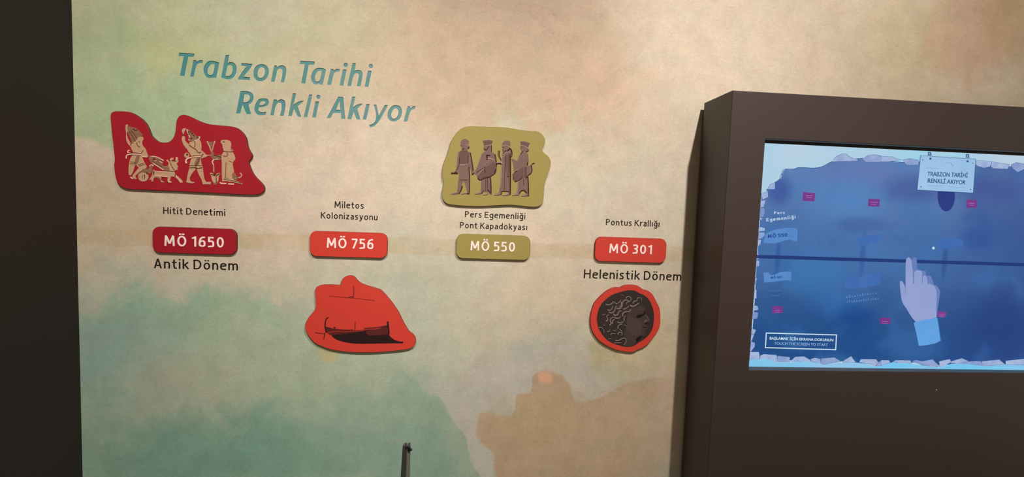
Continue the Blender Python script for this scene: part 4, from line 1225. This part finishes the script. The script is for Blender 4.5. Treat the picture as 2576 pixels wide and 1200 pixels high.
# time line across the picture
M_NAVY = emit('screen_navy', rgb(44, 68, 130), rgb(38, 60, 122), E)
M_NAVY2 = emit('screen_dark_blue', rgb(54, 68, 142), rgb(48, 62, 132), E)
tl_ = [P(1917, 642, YS), P(2216, 652, YS), P(2400, 656, YS), P(2574, 660, YS)]
tl2 = [P(2574, 668, YS), P(2400, 665, YS), P(2216, 661, YS), P(1917, 650, YS)]
zt_, zb_ = mean([p[1] for p in tl_]), mean([p[1] for p in tl2])
finish('timeline_bar', graphic('', None, [(0, [(OX0 + 0.01, zt_), (xr_, zt_), (xr_, zb_), (OX0 + 0.01, zb_)])], 3), M_NAVY)
finish('dark_oval', graphic('', None, [(0, zoomed(circle(2380, 492, 22, 24, 40), 0, 0, 1, YS))], 3), M_NAVY2)
# magenta tags
M_MAG = emit('screen_magenta', rgb(134, 70, 148), rgb(122, 60, 140), E)
M_MAGL = emit('screen_magenta_text', rgb(176, 112, 180), None, E)
for pts in ([(2020,483),(2050.5,486),(2048,507),(2018,505)], [(2184,500),(2213,501),(2211,520),(2183,519)], [(2430.5,502),(2456.5,502.5),(2456,523),(2431,523)], [(1942,771),(1968,770),(1969,787),(1943,788)], [(2212,799),(2240,800),(2239,815),(2213,815)], [(2358,783),(2380,784),(2379,797),(2357,797)]):
    w = pts[1][0] - pts[0][0]
    x, y = pts[0][0] + w * 0.22, pts[0][1] + 8
    bars = [[(x, y), (x + w * .55, y + 1), (x + w * .55, y + 2.6), (x, y + 1.6)], [(x, y + 5), (x + w * .5, y + 6), (x + w * .5, y + 7.2), (x, y + 6.2)]]
    finish('magenta_tag', graphic('', None, [(0, zoomed(pts, 0, 0, 1, YS))] + [(1, zoomed(b_, 0, 0, 1, YS)) for b_ in bars], 4), [M_MAG, M_MAGL])
# ribbons
M_RIB = emit('screen_ribbon', rgb(88, 140, 204), rgb(98, 148, 212), E, 20.0)
M_RIB2 = emit('screen_ribbon_faint', rgb(66, 110, 180), rgb(74, 118, 188), E, 20.0)
M_RIBT = emit('screen_ribbon_text', rgb(44, 84, 156), None, E)
M_TXT = emit('screen_white_text', rgb(196, 216, 244), None, E)
def ribbon_banner(z, pts, m, text=None, ta=None, tb=None, cap=0):
    bm = graphic('', None, [(0, smooth_outline(SP(pts, z), n=3))], 4)
    if text:
        A, B = SP([ta], z)[0], SP([tb], z)[0]
        add_strokes(bm, text, A, B, cap / z[2] * 1.345 / F_PX, YS - 0.0011, YS - 0.0009, 1, 0.2)
    finish('ribbon_banner', bm, [m, M_RIBT])
ribbon_banner(Z1, [(255,1000),(300,975),(400,950),(520,942),(565,955),(560,1075),(510,1065),(480,1058),(400,1078),(350,1090),(230,1088)], M_RIB, 'MÖ 550', (275,1042), (465,1026), 36)
ribbon_banner(Z3, [(220,240),(265,235),(275,255),(310,262),(370,235),(475,230),(470,315),(430,308),(300,325),(225,330)], M_RIB, 'MÖ 301', (285,296), (385,290), 22)
ribbon_banner(Z3, [(960,265),(1030,270),(1090,290),(1180,255),(1290,245),(1285,350),(1240,355),(1100,380),(990,380),(960,360)], M_RIB2)
ribbon_banner(Z1, [(1130,1060),(1200,1030),(1394,1005),(1394,1075),(1300,1088),(1220,1110),(1140,1112)], M_RIB2)
ribbon_banner(Z2, [(540,1070),(620,1050),(730,1045),(800,1060),(790,1130),(700,1125),(620,1150),(540,1140)], M_RIB2)
# white legend of the first ribbon, faint legends below
s1 = 1.345 / F_PX
for txt, a, b_, hh in (('Pers', (335,810), (440,806), 28), ('Egemenliği', (262,880), (545,850), 34)):
    bm = bmesh.new()
    add_strokes(bm, txt, SP([a], Z1)[0], SP([b_], Z1)[0], hh / Z1[2] * s1, YS - 0.0011, YS - 0.0009, 0, 0.17, 0.2)
    finish('legend', bm, M_TXT)
M_FAINT = emit('screen_faint_text', rgb(110, 146, 206), None, E)
random.seed(4)
for z, (x0, y0), (x1, y1), h in ((Z3, (975,470), (1265,430), 24), (Z3, (980,515), (1280,482), 22), (Z3, (262,412), (385,405), 10), (Z3, (285,455), (370,450), 10)):
    bm = bmesh.new()
    k = int(math.hypot(x1 - x0, y1 - y0) / (h * 0.95))
    for i in range(k):
        t = (i + 0.1) / k
        x, y = x0 + (x1 - x0) * t, y0 + (y1 - y0) * t
        hh = h * random.choice((0.6, 0.7, 1.0))
        q = SP([(x, y), (x + h * .22, y), (x + h * .22, y - hh), (x, y - hh)], z)
        plate(bm, [q], YS - 0.0011, YS - 0.0009, 0)
        if random.random() < 0.6:
            q = SP([(x, y), (x + h * .6, y - 2), (x + h * .6, y - h * .2), (x, y - h * .18)], z)
            plate(bm, [q], YS - 0.00112, YS - 0.0009, 0)
    finish('legend', bm, M_FAINT)
# pale sign plate hanging on two clips
M_SIGN = emit('screen_sign_plate', rgb(150, 192, 232), rgb(166, 206, 240), E, 5.0)
M_SIGNT = emit('screen_sign_text', rgb(64, 92, 140), None, E)
items = [(1, SP([(380,236),(923,271),(897,605),(347,575)], Z2)), (0, SP([(385,240),(918,275),(893,600),(352,570)], Z2))]
for cx, cy, r in ((405,280,5),(890,312,5),(388,542,6),(870,568,6),(478,268,11),(840,294,11)):
    items.append((1, SP(circle(cx, cy, r, 10), Z2)))
for cx, cy in ((470, 225), (838, 246)):
    items.append((1, SP([(cx - 14, cy - 22), (cx + 14, cy - 22), (cx + 20, cy + 14), (cx - 16, cy + 12)], Z2)))
    items.append((2, SP([(cx - 6, cy - 16), (cx + 6, cy - 16), (cx + 8, cy + 6), (cx - 8, cy + 6)], Z2)))
for a in ([(440,356),(565,363),(565,367),(440,360)], [(770,380),(835,383),(835,387),(770,384)], [(450,528),(600,534),(600,538),(450,532)], [(650,538),(810,546),(810,550),(650,542)], [(600,316),(640,302),(680,310),(705,345),(697,346),(675,317),(640,308)]):
    items.append((2, SP(a, Z2)))
bm = graphic('', None, items, 6)
for txt, a, b_ in (('TRABZON TARİHİ', (445,436), (838,452)), ('RENKLİ AKIYOR', (448,502), (820,521))):
    add_text(bm, txt, SP([a], Z2)[0], SP([b_], Z2)[0], 44 / Z2[2] * s1, YS - 0.0021, YS - 0.0019, 1, 0.018)
finish('sign_plate', bm, [M_SIGN, M_SIGNT, M_STONE2], 'pale blue hanging sign plate with dark two-line title')
# touch prompt in a thin white frame
M_BOX = emit('screen_prompt_white', rgb(206, 230, 244), None, E)
M_BOXF = emit('screen_prompt_text', rgb(150, 186, 226), None, E)
bm = bmesh.new()
plate(bm, [SP([(240,786),(891,804),(883,949),(231,929)], Z3), SP([(249,796),(881,813),(874,939),(241,920)], Z3)], YS - 0.0011, YS - 0.0009, 0)
add_text(bm, 'BAŞLAMAK İÇİN EKRANA DOKUNUN', SP([(274,850)], Z3)[0], SP([(856,868)], Z3)[0], 26 / Z3[2] * s1, YS - 0.0011, YS - 0.0009, 0, 0.022)
add_text(bm, 'TOUCH THE SCREEN TO START', SP([(316,897)], Z3)[0], SP([(806,911)], Z3)[0], 26 / Z3[2] * s1, YS - 0.0011, YS - 0.0009, 1, 0.004)
finish('touch_prompt', bm, [M_BOX, M_BOXF], 'thin white frame with two lines of touch prompt')
# pointing hand picture with its fainter second outline
M_HAND = emit('screen_hand', rgb(146, 164, 212), rgb(158, 172, 220), E, 10.0)
M_HAND2 = emit('screen_hand_second', rgb(108, 130, 194), rgb(116, 138, 200), E, 10.0)
M_CUFF = emit('screen_cuff', rgb(98, 164, 228), rgb(106, 170, 234), E, 10.0)
M_CUFF2 = emit('screen_cuff_shade', rgb(74, 132, 204), None, E)
M_FLINE = emit('screen_finger_line', rgb(96, 116, 178), None, E)
hand2 = [(245,230),(258,200),(280,186),(300,205),(304,300),(330,318),(385,325),(395,372),(440,375),(458,420),(470,460),(505,480),(535,530),(524,620),(508,720),(500,800),(430,640),(330,470),(262,450)]
hand1 = [(190,240),(195,205),(220,187),(245,208),(255,300),(263,350),(262,455),(274,450),(276,335),(300,318),(345,323),(354,350),(352,440),(360,445),(362,380),(380,369),(398,388),(408,450),(430,456),(470,475),(495,520),(500,600),(495,700),(498,792),(400,815),(290,838),(250,790),(200,710),(155,640),(140,560),(132,480),(130,430),(150,425),(172,460),(184,500),(188,440)]
cuff = [(270,848),(290,838),(400,812),(500,795),(518,880),(538,1028),(490,1053),(400,1072),(320,1078),(298,960)]
items = [(1, smooth_outline(SP(hand2, Z6), n=3)), (3, SP([(500,796),(512,800),(543,1030),(530,1034)], Z6)), (0, smooth_outline(SP(hand1, Z6), n=3)), (2, SP(cuff, Z6))]
items += [(4, stroke_loop(SP(p, Z6), 0.0014, 0.0006)) for p in ([(264,345),(266,460)], [(357,350),(356,460)], [(186,440),(186,560)], [(410,430),(412,470)])]
finish('pointing_hand', graphic('', None, items, 8), [M_HAND, M_HAND2, M_CUFF, M_CUFF2, M_FLINE], 'pale lilac pointing hand with light blue cuff')
finish('white_dot', graphic('', None, [(0, zoomed(circle(2347.3, 624, 3.4, 12), 0, 0, 1, YS))], 6), M_BOX)

# ------------------------------------------------------------------ slim dark post in front of the wall
M_POST = mat('black_metal', rgb(38, 38, 32), 0.45, 0.4, 0.1, 20)
M_POST_LIT = mat('lit_metal_side', rgb(82, 84, 76), 0.4, 0.4, 0.1, 20)  # same dark metal made paler: light on the right faces put into the colour
yt = -0.30
tx, tz = P(1023, 1118, yt)
b0 = Vector((tx + 0.008, -0.50, 0.0))
post = thing('barrier_post', 'slim dark metal post with a small clip on top, standing before the mural', 'post', tuple(b0))
Dp = (Vector((tx, yt, tz)) - b0)
def section(t, wl, wr, d):
    c = b0 + Dp * t
    return [c + Vector((-wl, -d, 0)), c + Vector((wl * 0.25, -d, 0)), c + Vector((wr, -d * 0.2, 0)), c + Vector((wr, d, 0)), c + Vector((-wl, d, 0))]
bm = bmesh.new()
secs = [[bm.verts.new(p) for p in section(t, w, w, 0.008)] for t, w in ((1.0, 0.0088), (0.9, 0.0108), (0.75, 0.0120), (0.0, 0.0130))]
for a, b_ in zip(secs, secs[1:]):
    for i in range(5):
        f = bm.faces.new((a[i], a[(i + 1) % 5], b_[(i + 1) % 5], b_[i]))
        f.material_index = 1 if i in (1, 2) else 0
bm.faces.new(secs[0]); bm.faces.new(secs[-1])
obj('shaft', bm, [M_POST, M_POST_LIT], post)
bm = bmesh.new()
c = Vector((tx, yt, tz))
for dx, dz, w, h in ((0.004, -0.004, 0.010, 0.005), (0.009, -0.011, 0.009, 0.007)):
    for s in (0,):
        y0, y1 = c.y - 0.011, c.y - 0.003
        v = [bm.verts.new((c.x + dx + a, y, c.z + dz + b_)) for y in (y0, y1) for a, b_ in ((-w*.5, -h*.5), (w*.5, -h*.1), (w*.7, 0), (w*.1, h*.6), (-w*.5, h*.4))]
        bm.faces.new(v[:5]); bm.faces.new(v[5:])
        for i in range(5):
            bm.faces.new((v[i], v[(i+1) % 5], v[5 + (i+1) % 5], v[5 + i]))
obj('clip', bm, M_BLACK, post)
bm = bmesh.new()
for dx in (-0.006, 0.003):
    box(bm, c.x + dx - 0.0012, c.x + dx + 0.0012, c.y - 0.004, c.y, c.z - 0.001, c.z + 0.005)
obj('pin', bm, mat('bright_pin', rgb(170, 176, 164), 0.35, 0.5, metal=0.6), post)
bm = bmesh.new()
box(bm, b0.x - 0.08, b0.x + 0.08, b0.y - 0.08, b0.y + 0.08, 0.0, 0.008)
obj('base_plate', bm, M_POST, post)
